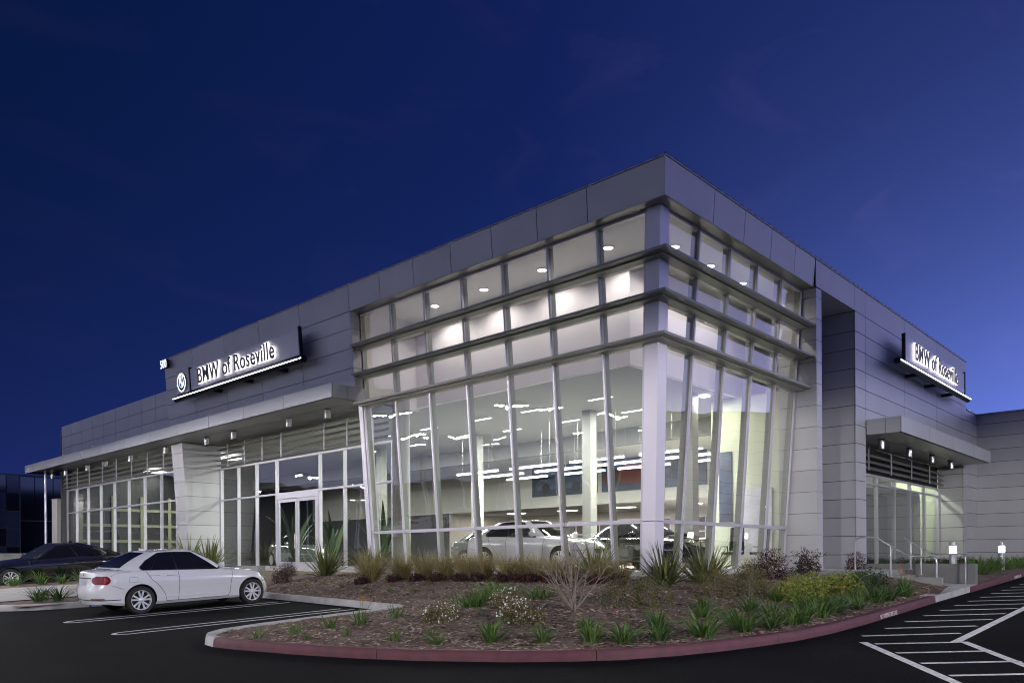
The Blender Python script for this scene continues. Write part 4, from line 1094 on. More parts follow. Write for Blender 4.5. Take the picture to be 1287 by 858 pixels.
# ------------------------------------------------------------------ bollard lights
for (x, y, lb) in ((10.0, -3.3, 'lit steel bollard lamp behind the dark wall by the steps'), (15.0, -3.55, 'lit steel bollard lamp standing in the far bed by the red kerb')):
    z = farz(x, y) - .02; e = tag(empty('bollard_light', (x, y, z)), lb, 'bollard light', 'bollard lamps by the side entrance')
    mb = MB(); mb.lathe([(.095, 0), (.095, .58), (.03, .58), (.03, .80)], seg=20); mb.build('post', STEEL, e, sharp=40)
    mb = MB(); mb.lathe([(.088, .585), (.09, .60), (.09, .785), (.088, .795)], seg=20); mb.build('lens', BOLL, e, sharp=40)
    mb = MB(); mb.lathe([(.0, .80), (.098, .80), (.098, .92), (0, .925)], seg=20); mb.build('cap', STEEL, e, sharp=40)

# ------------------------------------------------------------------ parking-lot light poles (they light the scene and show in the glass)
def pole(x, y, H, power, label, rz=0.0, lit=True):
    z = gz(x, y); e = tag(empty('lot_light_pole', (x, y, z), rz), label, 'light pole', 'lot light poles')
    mb = MB(); mb.lathe([(0, 0), (.28, 0), (.28, .75), (0, .75)], seg=20); mb.build('base', CONC, e, sharp=40)
    mb = MB(); mb.tube([(0, 0, .75), (0, 0, H)], [.09, .06], 10); mb.build('pole', PANEL2, e, sharp=40)
    mb = MB(); mb.tube([(-.7, 0, H), (.7, 0, H)], .035, 8); mb.build('arm', PANEL2, e, sharp=40)
    for s in (-1, 1):
        mb = MB(); mb.hexa([(s * .6 - .28 * 1, -.2, H - .06), (s * .6 + .36, -.2, H - .06), (s * .6 + .36, .2, H - .06), (s * .6 - .28, .2, H - .06), (s * .6 - .2, -.14, H + .09), (s * .6 + .28, -.14, H + .09), (s * .6 + .28, .14, H + .09), (s * .6 - .2, .14, H + .09)])
        h = mb.build('lamp_head', PANEL2, e, fixn=True)
        mb = MB(); mb.hexa([(s * .6 - .24, -.17, H - .12), (s * .6 + .32, -.17, H - .12), (s * .6 + .32, .17, H - .12), (s * .6 - .24, .17, H - .12), (s * .6 - .26, -.19, H - .062), (s * .6 + .34, -.19, H - .062), (s * .6 + .34, .19, H - .062), (s * .6 - .26, .19, H - .062)]); mb.build('lens', LENSB, h)
    if lit: lamp('lot_lamp', 'SPOT', (0, 0, H - .16), power, e, col=(1, .96, .97), size=.10, spot=math.radians(180), blend=.06)
PL = [(-9.8, 23.6, 7.2, .28), (-15.0, 19.8, 7.4, .6), (-20.6, 21.6, 7.6, .7), (-32.5, 25.2, 7.8, .8), (-22.4, 36.6, 7.4, .5), (-25.9, 35.2, 7.4, .5), (-19, 80, 7.0, .3), (-22, 92, 7.2, .3), (-13.3, 42, 7.2, .6), (-45, 38, 7.5, .4), (-26, -6, 8.0, 2.2), (-10, -25, 8.0, 4.6), (16, -26, 8.0, 2.2), (-38, 8, 8.0, 1.6)]
LOTN = ['nearest the black car', 'third from the building corner', 'in the second row', 'in the third row', 'in the far pair, nearer', 'in the far pair, farther', 'far down the lot', 'at the end of the lot', 'beyond the black car', 'at the far lot edge', 'behind the parking aisle', 'opposite the kerb bend', 'opposite the side entrance', 'across the street']
for (x, y, H, p), nm_ in zip(PL, LOTN): pole(x, y, H, P_LOT * p, 'grey double-headed lot light pole ' + nm_, rz=.4)

FARP = [(-30, 44), (-36, 52), (-24, 50), (-42, 46), (-31, 60), (-50, 55), (-20, 62), (-27, 70), (-15, 68), (-38, 76), (-12, 84), (-30, 96), (-55, 30), (-60, 40)]
proto_p = [o for o in COL.objects if o.name.startswith('lot_light_pole')][-1]
for i, (x, y) in enumerate(FARP):
    o = empty('lot_light_pole', (x, y, gz(x, y)), random.uniform(0, 3)); tag(o, 'grey double-headed light pole far down the lot', 'light pole', 'lot light poles')
    for ch in proto_p.children:
        if ch.type == 'MESH': copy_tree(ch, o)
# a row of cars farther down the lot, mirrored in the shop glass
for i in range(9):
    src = (c1, c2)[i % 2]; o = copy_tree(src); x, y = -13.5 - 2.9 * (i % 5) - (1.2 if i > 4 else 0), 33 + 8.5 * (i // 5)
    place(o, x, y, gz(x, y), math.pi / 2 if i % 3 else -math.pi / 2, -math.atan(.038), math.atan(.02))
    o['label'] = 'saloon parked in the row farther down the lot, left of the black car'; o['group'] = 'cars farther down the lot'

# ------------------------------------------------------------------ dark office block far left
OG = glass('office_glass', (.02, .03, .06), base=.16)
OGD = mat('office_dark_glass', (.006, .008, .018), .08, spec=.9)
OGB = mat('office_blue_glass', (.02, .03, .06), .15, spec=.6)
ob = tag(empty('office_building', (0, 62, 0)), 'dark glazed office block far left behind the canopy end', 'building')
mb = MB(); mb.box((-40, .3, 0), (2.1, 14, 8.9)); mb.box((4.3, 3.3, 0), (14, 14, 8.5)); mb.box((2.2, 1.3, 0), (4.2, 14, 8.3)); mb.build('wall', DARKG, ob)
for i in range(9):
    for j in range(3):
        x = 2.0 - 1.35 * i; mb = MB(); mb.box((x - 1.27, .2, 1.2 + 2.6 * j), (x, .28, 3.7 + 2.6 * j - .02)); mb.build('window', OGD, ob)
for i in range(2):
    for j in range(5):
        mb = MB(); mb.box((2.25 + .95 * i, 1.2, 1.0 + 1.45 * j), (3.14 + .95 * i, 1.28, 2.4 + 1.45 * j)); mb.build('window', OGB if (i + j) % 3 != 1 else OGD, ob)
for i in range(4):
    for j in range(2):
        mb = MB(); mb.box((4.4 + 1.4 * i, 3.2, 1.0 + 3.7 * j), (5.74 + 1.4 * i, 3.28, 4.6 + 3.7 * j)); mb.build('window', OGD, ob)
mb = MB()
for i in range(12): mb.box((1.97 - 1.35 * i, .14, 1.0), (2.03 - 1.35 * i, .2, 8.9))
for z in (3.73, 6.33): mb.box((-14, .15, z - .03), (2.0, .19, z + .03))
mb.build('mullion', mat('office_mullion', (.08, .08, .13), .4, .3), ob)
lw = MB(); lw.box((-14, 38.0, .3), (.2, 38.4, 1.62)); lw.box((-14, 37.95, 1.622), (.2, 38.45, 1.70)); tag(lw.build('low_wall', CONC), 'low pale wall far left behind the black car', 'wall')

# ------------------------------------------------------------------ furniture in the showroom
MUR = mat('mural_dark_blue', (.014, .024, .055), .4, noise=.5, nscale=1.2)
for i, (y0, y1, lb) in enumerate(((14.6, 19.0, 'dark blue wall mural with a pale blue car, high in the showroom'), (8.4, 14.3, 'dark blue wall mural with a red car, high in the showroom'), (3.2, 8.2, 'plain dark blue wall mural, rightmost high in the showroom'))):
    e = tag(empty('wall_mural', (16.99, (y0 + y1) / 2, 5.5)), lb, 'mural', None)
    w_ = (y1 - y0) / 2; mb = MB(); mb.box((-.05, -w_, -.9), (0, w_, .75)); mb.build('board', MUR, e)
    if i < 2:
        colr = mat('mural_car_paint', (.05, .07, .12) if i == 0 else (.085, .016, .012), .5, noise=.2, nscale=3)
        sil = [(-1.6, -.55), (1.6, -.55), (1.75, -.25), (1.5, -.02), (.9, .06), (.45, .38), (-.5, .42), (-1.1, .08), (-1.7, -.05), (-1.8, -.35)]
        oy = .2 if i == 0 else 1.1
        mb = MB(); o = [( -.056, y + oy, z) for y, z in sil]; k_ = len(sil)
        mb.v += [(x, y, z) for x, y, z in o] + [(-.051, y, z) for x, y, z in o]; mb.f += [tuple(range(k_)), tuple(range(2 * k_ - 1, k_ - 1, -1))] + [(a, (a + 1) % k_, k_ + (a + 1) % k_, k_ + a) for a in range(k_)]; mb.m += [0] * (k_ + 2)
        mb.build('printed_car', colr, e, fixn=True)
        mb = MB()
        for yy in (-1.05, 1.0): mb.lathe([(0, -.060), (.28, -.060), (.28, -.052)], (0, yy + oy, -.5), axis='x', seg=20)
        mb.build('printed_wheel', BLACKM, e)
e = tag(empty('poster_banner', (9.49, 3.55, 3.7)), 'tall blue poster at the left end of the pale partition', 'poster')
mb = MB(); mb.box((-.03, -.24, -1.2), (0, .24, 1.2)); mb.build('print', mat('poster_blue', (.022, .036, .075), .4, noise=.8, nscale=2.5), e)
e = tag(empty('poster_banner', (9.49, 2.4, 2.4)), 'pale white notice panel on the partition behind the side glass', 'poster')
mb = MB(); mb.box((-.03, -.5, -1.1), (0, .5, 1.2)); mb.build('print', mat('poster_pale', (.6, .58, .66), .4, noise=.2, nscale=2), e)
fe = tag(empty('fire_extinguisher', (9.42, 3.2, 1.35)), 'red fire extinguisher on the partition below the blue poster', 'fire extinguisher')
mb = MB(); mb.lathe([(0, 0), (.07, 0), (.075, .04), (.075, .38), (.03, .46), (.03, .5), (0, .5)], seg=18); mb.build('cylinder', LIGHTR, fe, sharp=40)
mb = MB(); mb.tube([(.03, 0, .5), (.1, 0, .54)], .012, 6); mb.tube([(0, 0, .5), (-.06, .03, .42), (-.08, .03, .1)], .012, 6); mb.build('hose', BLACKM, fe, sharp=40)
def office_chair(x, y, rz, lb):
    e = tag(empty('office_chair', (x, y, FFL), rz), lb, 'office chair', 'black office chairs behind the side glass')
    mb = MB(); mb.box((-.24, -.24, .43), (.24, .24, .51)); mb.build('seat', BLACKM, e)
    mb = MB(); mb.hexa([(-.24, .21, .56), (.24, .21, .56), (.24, .27, .56), (-.24, .27, .56), (-.22, .27, 1.25), (.22, .27, 1.25), (.22, .33, 1.25), (-.22, .33, 1.25)]); mb.build('backrest', BLACKM, e)
    for s in (-1, 1):
        mb = MB(); mb.tube([(s * .27, .2, .45), (s * .29, .2, .68), (s * .29, -.12, .68)], .018, 6); mb.build('armrest', BLACKM, e)
    mb = MB(); mb.tube([(0, 0, .08), (0, 0, .43)], .03, 8)
    for k_ in range(5): q_ = k_ * 1.2566; mb.tube([(0, 0, .1), (.29 * math.cos(q_), .29 * math.sin(q_), .05)], .02, 6)
    mb.build('base', BLACKM, e)
office_chair(7.1, 2.1, 2.6, 'black office chair in front of the pale partition, nearer the column')
office_chair(8.5, 1.9, 3.4, 'black office chair beside the fin pier behind the side glass')
def desk(x, y, rz, lb):
    e = tag(empty('reception_desk', (x, y, FFL), rz), lb, 'desk'); 
    mb = MB(); mb.box((-1.1, -.4, 1.02), (1.1, .4, 1.07)); mb.build('top', WALLW, e)
    mb = MB(); mb.box((-1.05, -.35, 0), (1.05, .3, 1.019)); mb.build('front_panel', mat('desk_wood', (.16, .07, .035), .4, noise=.3, nscale=4, stretch=(1, 8, 8)), e)
desk(11.0, 5.2, 1.3, 'brown panelled desk at the back right of the showroom')
desk(15.5, 3.2, .0, 'brown panelled counter inside the side lobby')

# ------------------------------------------------------------------ planting
def leafmat(name, a, b, rough=.55, spec=.4):
    m = bpy.data.materials.new(name); m.use_nodes = True; n, l = nodes_of(m); bs = n['Principled BSDF']
    bs.inputs['Roughness'].default_value = rough; bs.inputs['Specular IOR Level'].default_value = spec
    at = n.new('ShaderNodeNewGeometry'); oi = n.new('ShaderNodeObjectInfo')
    ad = n.new('ShaderNodeMath'); ad.operation = 'ADD'; l.new(at.outputs['Random Per Island'], ad.inputs[0])
    ml = n.new('ShaderNodeMath'); ml.operation = 'MULTIPLY_ADD'; l.new(oi.outputs['Random'], ml.inputs[0]); ml.inputs[1].default_value = .5; ml.inputs[2].default_value = -.25; l.new(ml.outputs[0], ad.inputs[1])
    r = n.new('ShaderNodeValToRGB'); r.color_ramp.elements[0].color = (*a, 1); r.color_ramp.elements[1].color = (*b, 1); l.new(ad.outputs[0], r.inputs[0]); l.new(r.outputs[0], bs.inputs['Base Color'])
    return m
FLAXM = leafmat('flax_leaf', (.055, .075, .025), (.25, .26, .10))
LILYM = leafmat('daylily_leaf', (.032, .082, .015), (.115, .195, .040))
LILYL = leafmat('young_lily_leaf', (.045, .095, .018), (.13, .20, .05))
FEATM = leafmat('feather_grass', (.15, .13, .045), (.46, .38, .18), .8)
PURP = leafmat('purple_leaf', (.025, .008, .010), (.07, .024, .025), .7)
REDL = leafmat('dark_red_leaf', (.016, .005, .006), (.055, .013, .013), .6)
RUSTL = leafmat('rust_green_leaf', (.045, .065, .014), (.15, .12, .03), .7)
BOXL = leafmat('yellow_green_leaf', (.075, .11, .014), (.25, .28, .045), .6)
BOXD = leafmat('dark_green_leaf', (.018, .040, .012), (.06, .10, .028), .6)
FLWL = leafmat('bronze_green_leaf', (.07, .07, .025), (.20, .16, .06), .7)
PETAL = mat('white_petal', (.72, .70, .72), .6)
ORANGE = mat('orange_petal', (.62, .22, .02), .5)
TWIG = mat('bare_twig', (.25, .205, .165), .85, noise=.3, nscale=8)
def blades(mb, R, n, L, Wd, up0=.35, droop=.9, rad=.06, seg=5, lv=.35, stiff=False, mi=0):
    for _ in range(n):
        a = R.uniform(0, 6.283); rr = rad * math.sqrt(R.random()); bx, by = rr * math.cos(a + R.uniform(-.8, .8)), rr * math.sin(a + R.uniform(-.8, .8))
        ln = L * R.uniform(1 - lv, 1.0); wd = Wd * R.uniform(.75, 1.1); tilt = up0 * R.uniform(.15, 1.15); dr = droop * R.uniform(.5, 1.2)
        ca, sa = math.cos(a), math.sin(a); h, r = 0.0, 0.0; rows = []; ang = tilt
        tw = R.uniform(-.5, .5)
        for i in range(seg + 1):
            t = i / seg; w_ = wd * (1 - t ** 2.2) * (.55 + .45 * min(1, t * 4)) + .0004
            px, py = -sa * math.cos(tw) , ca * math.cos(tw); pz = math.sin(tw)
            cx_, cy_, cz_ = bx + ca * r, by + sa * r, h
            rows.append([(cx_ - px * w_, cy_ - py * w_, cz_ - pz * w_), (cx_ + px * w_, cy_ + py * w_, cz_ + pz * w_)])
            ang = tilt + dr * t ** 1.6; r += math.sin(ang) * ln / seg; h += math.cos(ang) * ln / seg
        mb.grid(rows, mi)
def leaf_cloud(mb, R, n, rx, rz, size, c=(0, 0, 0), mi=0, shell=.5, narrow=.5):
    for _ in range(n):
        while True:
            p = Vector((R.uniform(-1, 1), R.uniform(-1, 1), R.uniform(-.35, 1)))
            if p.length < 1 and p.length > shell * R.random(): break
        p = Vector((p.x * rx, p.y * rx, (p.z + .35) * rz / 1.35)) * (1 + .14 * math.sin(5 * p.x + 3 * p.y * 2))
        d = Vector((R.gauss(0, 1), R.gauss(0, 1), R.gauss(.5, .8))).normalized(); s = size * R.uniform(.6, 1.3)
        q = d.cross(Vector((R.gauss(0, 1), R.gauss(0, 1), R.gauss(0, 1)))).normalized() * s * narrow
        o = len(mb.v); a = Vector(c) + p
        mb.v += [tuple(a - d * s), tuple(a + q), tuple(a + d * s), tuple(a - q)]; mb.f.append((o, o + 1, o + 2, o + 3)); mb.m.append(mi)
PROTO = {}
def variants(key, n, fn):
    if key not in PROTO:
        PROTO[key] = []
        for i in range(n):
            mb, mats = fn(random.Random(hash(key) % 1000 + i * 17 if False else sum(map(ord, key)) + i * 17)); PROTO[key].append(mb.mesh(key, mats))
    return PROTO[key]
def plant(key, name, x, y, z, h, label, cat, group, i, hbase, nvar=3, fn=None, wide=1.0):
    me = variants(key, nvar, fn)[i % nvar]
    o = bpy.data.objects.new(name, me); COL.objects.link(o); s = h / hbase
    o.location = (x, y, z); o.rotation_euler = (random.uniform(-.04, .04), random.uniform(-.04, .04), random.uniform(0, 6.28)); o.scale = (s * wide, s * wide, s)
    return tag(o, label, cat, group)
def f_flax(R):
    mb = MB(); blades(mb, R, 105, 1.2, .024, up0=.95, droop=.40, rad=.15, seg=6, lv=.5); blades(mb, R, 22, .95, .024, up0=1.25, droop=.8, rad=.14, seg=6); return mb, [FLAXM]
def f_feather(R):
    mb = MB(); blades(mb, R, 520, .92, .0034, up0=.60, droop=.85, rad=.10, seg=6, lv=.45); return mb, [FEATM]
def f_purple(R):
    mb = MB(); leaf_cloud(mb, R, 480, .25, .26, .036, shell=.2); return mb, [PURP]
def f_lily(R):
    mb = MB(); blades(mb, R, 62, .52, .011, up0=.75, droop=1.35, rad=.09, seg=6, lv=.4); return mb, [LILYM]
def f_young(R):
    mb = MB(); blades(mb, R, 34, .34, .009, up0=.55, droop=.7, rad=.08, seg=5, lv=.5); return mb, [LILYL]
def f_clump(R):
    mb = MB(); blades(mb, R, 150, .42, .010, up0=.8, droop=1.2, rad=.34, seg=5, lv=.4); return mb, [LILYM]
def f_white(R):
    mb = MB(); leaf_cloud(mb, R, 1300, .40, .34, .028, shell=.8); leaf_cloud(mb, R, 170, .41, .385, .020, mi=1, shell=.97, narrow=.9); return mb, [FLWL, PETAL]
def twigs(mb, R, n, H, spread, r0=.008, mi=1, sub=3):
    ends = []
    for _ in range(n):
        a = R.uniform(0, 6.28); t = R.uniform(.1, 1) * spread; p = Vector((R.uniform(-.04, .04), R.uniform(-.04, .04), 0)); pts = [p]
        for k_ in range(5):
            p = p + Vector((math.cos(a) * math.sin(t), math.sin(a) * math.sin(t), math.cos(t))) * H / 5 * R.uniform(.8, 1.1); a += R.uniform(-.35, .35); t = t * .93; pts.append(p)
        mb.tube(pts, [r0 * (1 - .16 * i) for i in range(6)], 5, mi, caps=False)
        for _ in range(sub):
            k_ = R.randint(2, 4); q = pts[k_]; aa = a + R.uniform(-1.6, 1.6); tt = t + R.uniform(.2, .8); sp = [q]
            for _ in range(3): q = q + Vector((math.cos(aa) * math.sin(tt), math.sin(aa) * math.sin(tt), math.cos(tt))) * H * .11; aa += R.uniform(-.3, .3); sp.append(q)
            mb.tube(sp, [r0 * .45, r0 * .38, r0 * .3, r0 * .2], 4, mi, caps=False); ends.append(q)
        ends.append(pts[-1])
    return ends
def f_red(R):
    mb = MB(); ends = twigs(mb, R, 14, .62, .75, .005)
    for e_ in ends: leaf_cloud(mb, R, 9, .09, .12, .020, c=tuple(e_ - Vector((0, 0, .06))))
    leaf_cloud(mb, R, 1500, .34, .52, .024); return mb, [REDL, TWIG]
def f_rust(R):
    mb = MB(); ends = twigs(mb, R, 12, .42, .8, .004)
    for e_ in ends: leaf_cloud(mb, R, 7, .07, .10, .015, c=tuple(e_ - Vector((0, 0, .05))))
    leaf_cloud(mb, R, 900, .33, .42, .017); return mb, [RUSTL, TWIG]
def f_box(R):
    mb = MB(); leaf_cloud(mb, R, 1300, .36, .36, .024, shell=.85); leaf_cloud(mb, R, 200, .18, .2, .03); return mb, [BOXL]
def f_boxd(R):
    mb = MB(); leaf_cloud(mb, R, 1100, .36, .34, .024, shell=.85); return mb, [BOXD]
FLAX = [(-.15, 21.6, 1.6, 'spiky green flax left of the entrance door beside the pier'), (.15, 24.2, 1.75, 'spiky green flax in front of the entrance pier'), (-.6, 12.6, 1.35, 'broad spiky flax right of the entrance door, left of the grasses'), (.25, 11.3, 1.15, 'spiky flax against the left edge of the corner glass'), (-.02, 2.0, 1.2, 'spiky flax in front of the glass behind the bare sapling'), (-.55, -.25, 1.1, 'dark spiky flax at the foot of the white corner column'), (.50, -.62, 1.2, 'pale spiky flax right of the white corner column')]
for i, (x, y, h, lb) in enumerate(FLAX): plant('flax', 'flax_plant', x, y, bedz(x, y) - .02, h, lb, 'plant', 'flax plants along the building', i, 1.1, 4, f_flax)
FE = [(-1.39, 9.06, .97), (-.95, 8.19, .82), (-.70, 7.51, .85), (-.59, 6.74, .79), (-.49, 5.98, .86), (-.40, 5.39, .81), (-.44, 4.49, .74), (-.38, 3.99, .69), (-.34, 3.62, .72), (-.44, 2.88, .66), (-.56, 2.36, .68), (-.65, 1.35, .62), (-.75, .75, .58)]
for i, (x, y, h) in enumerate(FE):
    plant('feather', 'feather_grass', x, y, bedz(x, y) - .02, h * 1.04, f'tan feathery grass tuft along the corner glass, {ORD[i]} from the left', 'grass tuft', 'feather grasses along the corner glass', i, .80, 4, f_feather, wide=1.3)
    px_, py_ = x - .42, y - .16
    plant('purple', 'coral_bells', px_, py_, bedz(px_, py_) - .01, .24, f'low dark purple plant below the feather grasses, {ORD[i]} from the left', 'plant', 'dark plants below the feather grasses', i, .26, 3, f_purple)
LI = [(-7.31, -.51, .26), (-6.83, -1.18, .33), (-6.38, -1.72, .33), (-5.94, -2.30, .37), (-5.46, -2.75, .39), (-4.99, -3.05, .42), (-4.45, -3.35, .43), (-3.53, -3.61, .42), (-2.86, -3.72, .42), (-2.36, -3.80, .43), (-1.79, -3.85, .44), (-1.18, -3.88, .45), (-.30, -3.92, .47), (.76, -3.92, .46), (1.75, -3.90, .44), (2.65, -3.92, .44), (3.4, -3.95, .40), (4.2, -3.7, .40), (-.75, -3.4, .40), (.3, -3.5, .30), (1.3, -3.5, .30), (2.2, -3.5, .28), (-2.0, -3.35, .38), (-3.1, -3.2, .36), (3.1, -3.55, .28), (-.2, -2.7, .34), (-1.6, -2.75, .34), (3.3, -2.5, .36), (-2.9, -2.6, .32), (-4.3, -2.5, .34), (-5.3, -1.7, .32), (-6.3, -.7, .30), (-2.2, -2.2, .34)]
blo = {1: 0, 9: 1, 16: 2, 17: 3}
def blossom(parent, n, h):
    for _ in range(n):
        mb = MB(); a = random.uniform(0, 6.28); r = random.uniform(.03, .16); tx, ty = r * math.cos(a), r * math.sin(a)
        mb.tube([(0, 0, .05), (tx * .5, ty * .5, h * .6), (tx, ty, h)], .004, 4, 1)
        for k_ in range(6):
            q_ = k_ * 1.047; mb.grid([[(tx, ty, h), (tx, ty, h)], [(tx + .03 * math.cos(q_ - .3), ty + .03 * math.sin(q_ - .3), h + .04), (tx + .03 * math.cos(q_ + .3), ty + .03 * math.sin(q_ + .3), h + .04)], [(tx + .055 * math.cos(q_), ty + .055 * math.sin(q_), h + .065), (tx + .056 * math.cos(q_), ty + .056 * math.sin(q_), h + .065)]], 0)
        mb.build('blossom', [ORANGE, LILYM], parent)
for i, (x, y, h) in enumerate(LI):
    x += random.uniform(-.12, .12); y += random.uniform(-.02, .14); h *= random.uniform(.78, 1.12)
    front = i < 18
    lb = f'dark green strap-leaved tuft along the red kerb, {ORD[i]} from the left' if front else f'dark green strap-leaved tuft, {ORD[i - 18]} of the inner rows behind the kerb tufts'
    o = plant('lily', 'daylily', x, y, bedz(x, y) - .015, h, lb, 'plant', 'green tufts along the red kerb', i, .36, 4, f_lily, wide=1.1)
    if i in (16, 17, 20): blossom(o, 3, .50)
YO = [(-8.62, 2.45, .23), (-8.07, 2.25, .27), (-8.25, 1.6, .16), (-7.45, 2.1, .30), (-7.75, 1.2, .18), (-6.96, 1.9, .33), (-7.55, .25, .25), (-6.24, 1.8, .31), (-6.95, .05, .21), (-5.26, .69, .14)]
for i, (x, y, h) in enumerate(YO):
    o = plant('young', 'daylily', x, y, bedz(x, y) - .01, h, f'young bright green tuft on the narrow bed end, {ORD[i]} from the left', 'plant', 'young tufts on the bed end', i, .30, 4, f_young, wide=1.15)
    if i == 5: blossom(o, 3, .36)
SP = [(-2.51, 10.71), (-2.25, 10.11), (-2.42, 8.97), (-2.52, 7.76), (-2.54, 6.72), (-2.47, 5.85)]
for i, (x, y) in enumerate(SP): plant('young', 'daylily', x, y, bedz(x, y) - .01, .15, f'tiny green sprout in mulch below the feather grasses, {ORD[i]} from the left', 'plant', 'tiny sprouts in the mulch', i, .30, 4, f_young, wide=1.2)
CLU = [(-4.57, 1.56, .36, 'wide dark green leafy clump in mid bed, nearest the white flowers'), (-2.58, 2.77, .40, 'dark green leafy clump in mid bed behind the white flowers'), (-3.33, .90, .34, 'dark green leafy clump left of the bare sapling'), (-3.4, 2.3, .34, 'dark green leafy clump between the two mid-bed clumps')]
for i, (x, y, h, lb) in enumerate(CLU): plant('clump', 'leafy_clump', x, y, bedz(x, y) - .01, h, lb, 'plant', 'leafy clumps in mid bed', i, .34, 3, f_clump)
WH = [(-6.07, .82, .34, 'bronze shrub dotted with white blossom, leftmost of the three'), (-4.55, .63, .36, 'bronze shrub dotted with white blossom, farthest from the kerb'), (-5.40, -.45, .40, 'bronze shrub dotted with white blossom, fullest and nearest the sapling')]
for i, (x, y, h, lb) in enumerate(WH): plant('white', 'flowering_shrub', x, y, bedz(x, y) - .02, h, lb, 'shrub', 'white flowering shrubs', i, .38, 3, f_white)
RS = [(-2.30, 12.4, .55, 'dark red twiggy shrub in the mulch by the white car nose'), (-.75, 14.5, .48, 'dark red twiggy shrub below the glass entrance door'), (3.76, -.70, .74, 'dark red shrub below the last side pane'), (5.06, -1.06, .70, 'dark red shrub in front of the fin pier'), (7.0, -1.6, .5, 'dark red shrub right of the fin pier by the handrail'), (2.6, -.7, .5, 'dark red shrub between the pale flax and the pier')]
for i, (x, y, h, lb) in enumerate(RS): plant('red', 'red_shrub', x, y, (bedz(x, y) if x < 6 else .93) - .02, h, lb, 'shrub', 'dark red shrubs by the building', i, .62, 3, f_red)
RU = [(-3.3, -.95, .52, 'rust green wispy shrub just right of the bare sapling'), (-2.89, -1.41, .62, 'rust green wispy shrub below the dark flax'), (-1.01, -1.67, .58, 'rust green wispy shrub below the pale flax'), (-.1, -2.0, .55, 'rust green wispy shrub left of the yellow green mounds'), (.9, -1.5, .55, 'rust green wispy shrub behind the yellow green mounds')]
for i, (x, y, h, lb) in enumerate(RU): plant('rust', 'rust_shrub', x, y, bedz(x, y) - .02, h, lb, 'shrub', 'rust shrubs in mid bed', i, .44, 3, f_rust)
BX = [(.20, -2.80, .50), (1.05, -2.75, .46), (1.75, -2.45, .48), (2.35, -2.90, .50), (3.15, -2.9, .45), (3.95, -3.0, .44)]
for i, (x, y, h) in enumerate(BX):
    yl = i < 4; plant('box' if yl else 'boxd', 'mound_shrub', x, y, bedz(x, y) - .02, h, (f'round yellow green shrub mound, {ORD[i]} from the left' if yl else f'round dark green shrub mound, {"nearer" if i == 4 else "right beside"} the steps'), 'shrub', 'rounded shrub mounds', i, .36, 3, f_box if yl else f_boxd)
# bare sapling
sp = tag(empty('bare_sapling', (-4.19, -.64, bedz(-4.19, -.64) - .03)), 'leafless pale many-stemmed sapling in the middle of the bed', 'sapling')
R = random.Random(11); mb = MB(); twigs(mb, R, 13, 1.25, .80, .016, 0, 7); mb.build('branch', TWIG, sp)
mb = MB(); p = Vector((.05, 0, 0)); pts = []
for k_ in range(9): pts.append(p.copy()); p += Vector((R.uniform(-.035, .02), R.uniform(-.01, .045), .255))
mb.tube(pts, [.017 - .0016 * k_ for k_ in range(9)], 7); 
for k_ in range(3, 9):
    for s in (-1, 1):
        q = pts[k_]; a = R.uniform(0, 6.28); l_ = .28 * R.uniform(.5, 1); mb.tube([q, q + Vector((math.cos(a) * .4, math.sin(a) * .4, .5)) * l_, q + Vector((math.cos(a) * .6, math.sin(a) * .6, 1.2)) * l_], [.005, .004, .002], 4)
mb.build('trunk', TWIG, sp)
# beds beyond the steps
FB = [(12.5, -3.4, .5), (13.3, -3.5, .42), (14.2, -3.2, .5), (15.6, -3.5, .45), (17.5, -3.3, .5), (19.0, -3.3, .5), (11.2, -3.6, .4), (21, -3.3, .55)]
for i, (x, y, h) in enumerate(FB): plant('clump', 'leafy_clump', x, y, farz(x, y) - .02, h, f'green grassy clump in the bed beyond the steps, {ORD[i]} of the row', 'plant', 'grassy clumps beyond the steps', i, .34, 3, f_clump)
for i in range(9):
    x = 12.6 + i * 1.3; y = -.75; k_ = 'boxd' if i % 3 != 1 else 'red'
    plant(k_, 'mound_shrub' if k_ == 'boxd' else 'red_shrub', x, y, .90, .34, (f'low green shrub before the side storefront, {ORD[i]} from the left' if k_ == 'boxd' else f'low red shrub before the side storefront, {ORD[i]} from the left'), 'shrub', 'low shrubs before the side storefront', i, .36 if k_ == 'boxd' else .62, 3, f_boxd if k_ == 'boxd' else f_red)
LT = [(-8.75, 13.3, .32), (-8.30, 13.2, .36), (-7.6, 13.1, .34), (-8.5, 13.7, .3), (-7.4, 20.6, .36), (-6.6, 20.6, .40), (-5.3, 20.7, .36), (-8.4, 20.5, .3), (-9.4, 20.4, .34), (-6.0, 20.4, .3)]
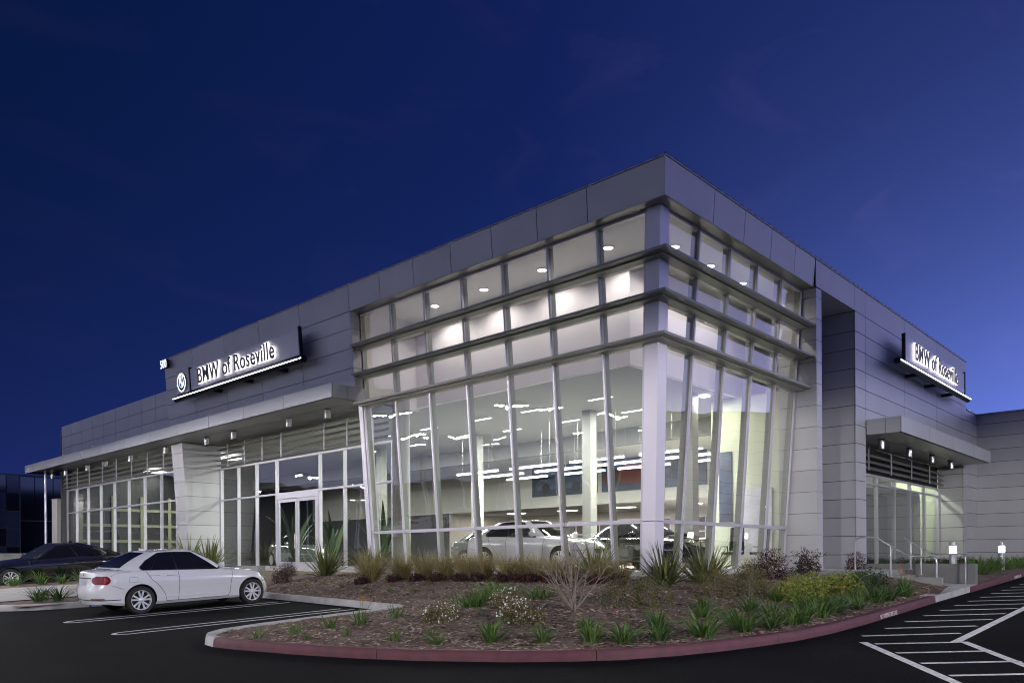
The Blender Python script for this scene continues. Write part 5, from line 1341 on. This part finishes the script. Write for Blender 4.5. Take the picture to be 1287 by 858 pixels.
for i, (x, y, h) in enumerate(LT): plant('lily', 'daylily', x, y, gz(x, y) + .13, h * 1.25, (f'green tuft on the left traffic island, {ORD[i]} of four' if i < 4 else f'green tuft in front of the black car, {ORD[i - 4]} of the strip'), 'plant', 'green tufts on the left island' if i < 4 else 'green tufts before the black car', i, .36, 4, f_lily)
# big-leaved plants inside the entrance
BIGL = leafmat('banana_leaf', (.016, .04, .012), (.05, .10, .03), .35)
for i, (x, y, h, lb) in enumerate(((3.2, 20.6, 2.7, 'tall big-leaved indoor plant left of the glass door'), (3.4, 18.0, 2.4, 'tall big-leaved indoor plant behind the glass door'), (3.1, 14.2, 2.9, 'tall big-leaved indoor plant right of the glass door'))):
    e = tag(empty('indoor_plant', (x, y, FFL)), lb, 'indoor plant', 'big-leaved plants inside the entrance')
    mb = MB(); mb.lathe([(0, 0), (.24, 0), (.3, .45), (.27, .45), (.25, .38), (0, .38)], seg=20); mb.build('pot', BLACKM, e, sharp=40)
    mb = MB(); blades(mb, random.Random(40 + i), 16, h, .13, up0=.45, droop=.8, rad=.1, seg=8, lv=.4); f_ = mb.build('foliage', BIGL, e); f_.location = (0, 0, .36)
for i, (x, y, h, lb) in enumerate(((15.2, 2.3, 2.6, 'tall palm-like indoor plant behind the left side-entrance panes'), (24.4, 3.2, 2.7, 'tall palm-like indoor plant behind the right side-entrance panes'))):
    e = tag(empty('indoor_plant', (x, y, FFL)), lb, 'indoor plant', 'palms inside the side entrance')
    mb = MB(); mb.lathe([(0, 0), (.24, 0), (.3, .45), (.27, .45), (.25, .38), (0, .38)], seg=20); mb.build('pot', BLACKM, e, sharp=40)
    mb = MB(); blades(mb, random.Random(60 + i), 40, h * .8, .05, up0=.8, droop=1.2, rad=.1, seg=8, lv=.4); f_ = mb.build('foliage', BIGL, e); f_.location = (0, 0, .36)
e = tag(empty('brick_planter', (12.6, 8.0, FFL)), 'brown brick planter with green foliage behind the showroom cars', 'planter')
mb = MB(); mb.box((-.3, -1.5, 0), (.3, 1.5, .85)); mb.build('box', mat('brown_brick', (.14, .06, .04), .8, noise=.3, nscale=10), e)
mb = MB(); blades(mb, random.Random(5), 60, .6, .03, up0=.9, droop=.8, rad=.28, seg=5); q = mb.build('foliage', BOXD, e); q.location = (0, 0, .85); q.scale = (1, 4, 1)
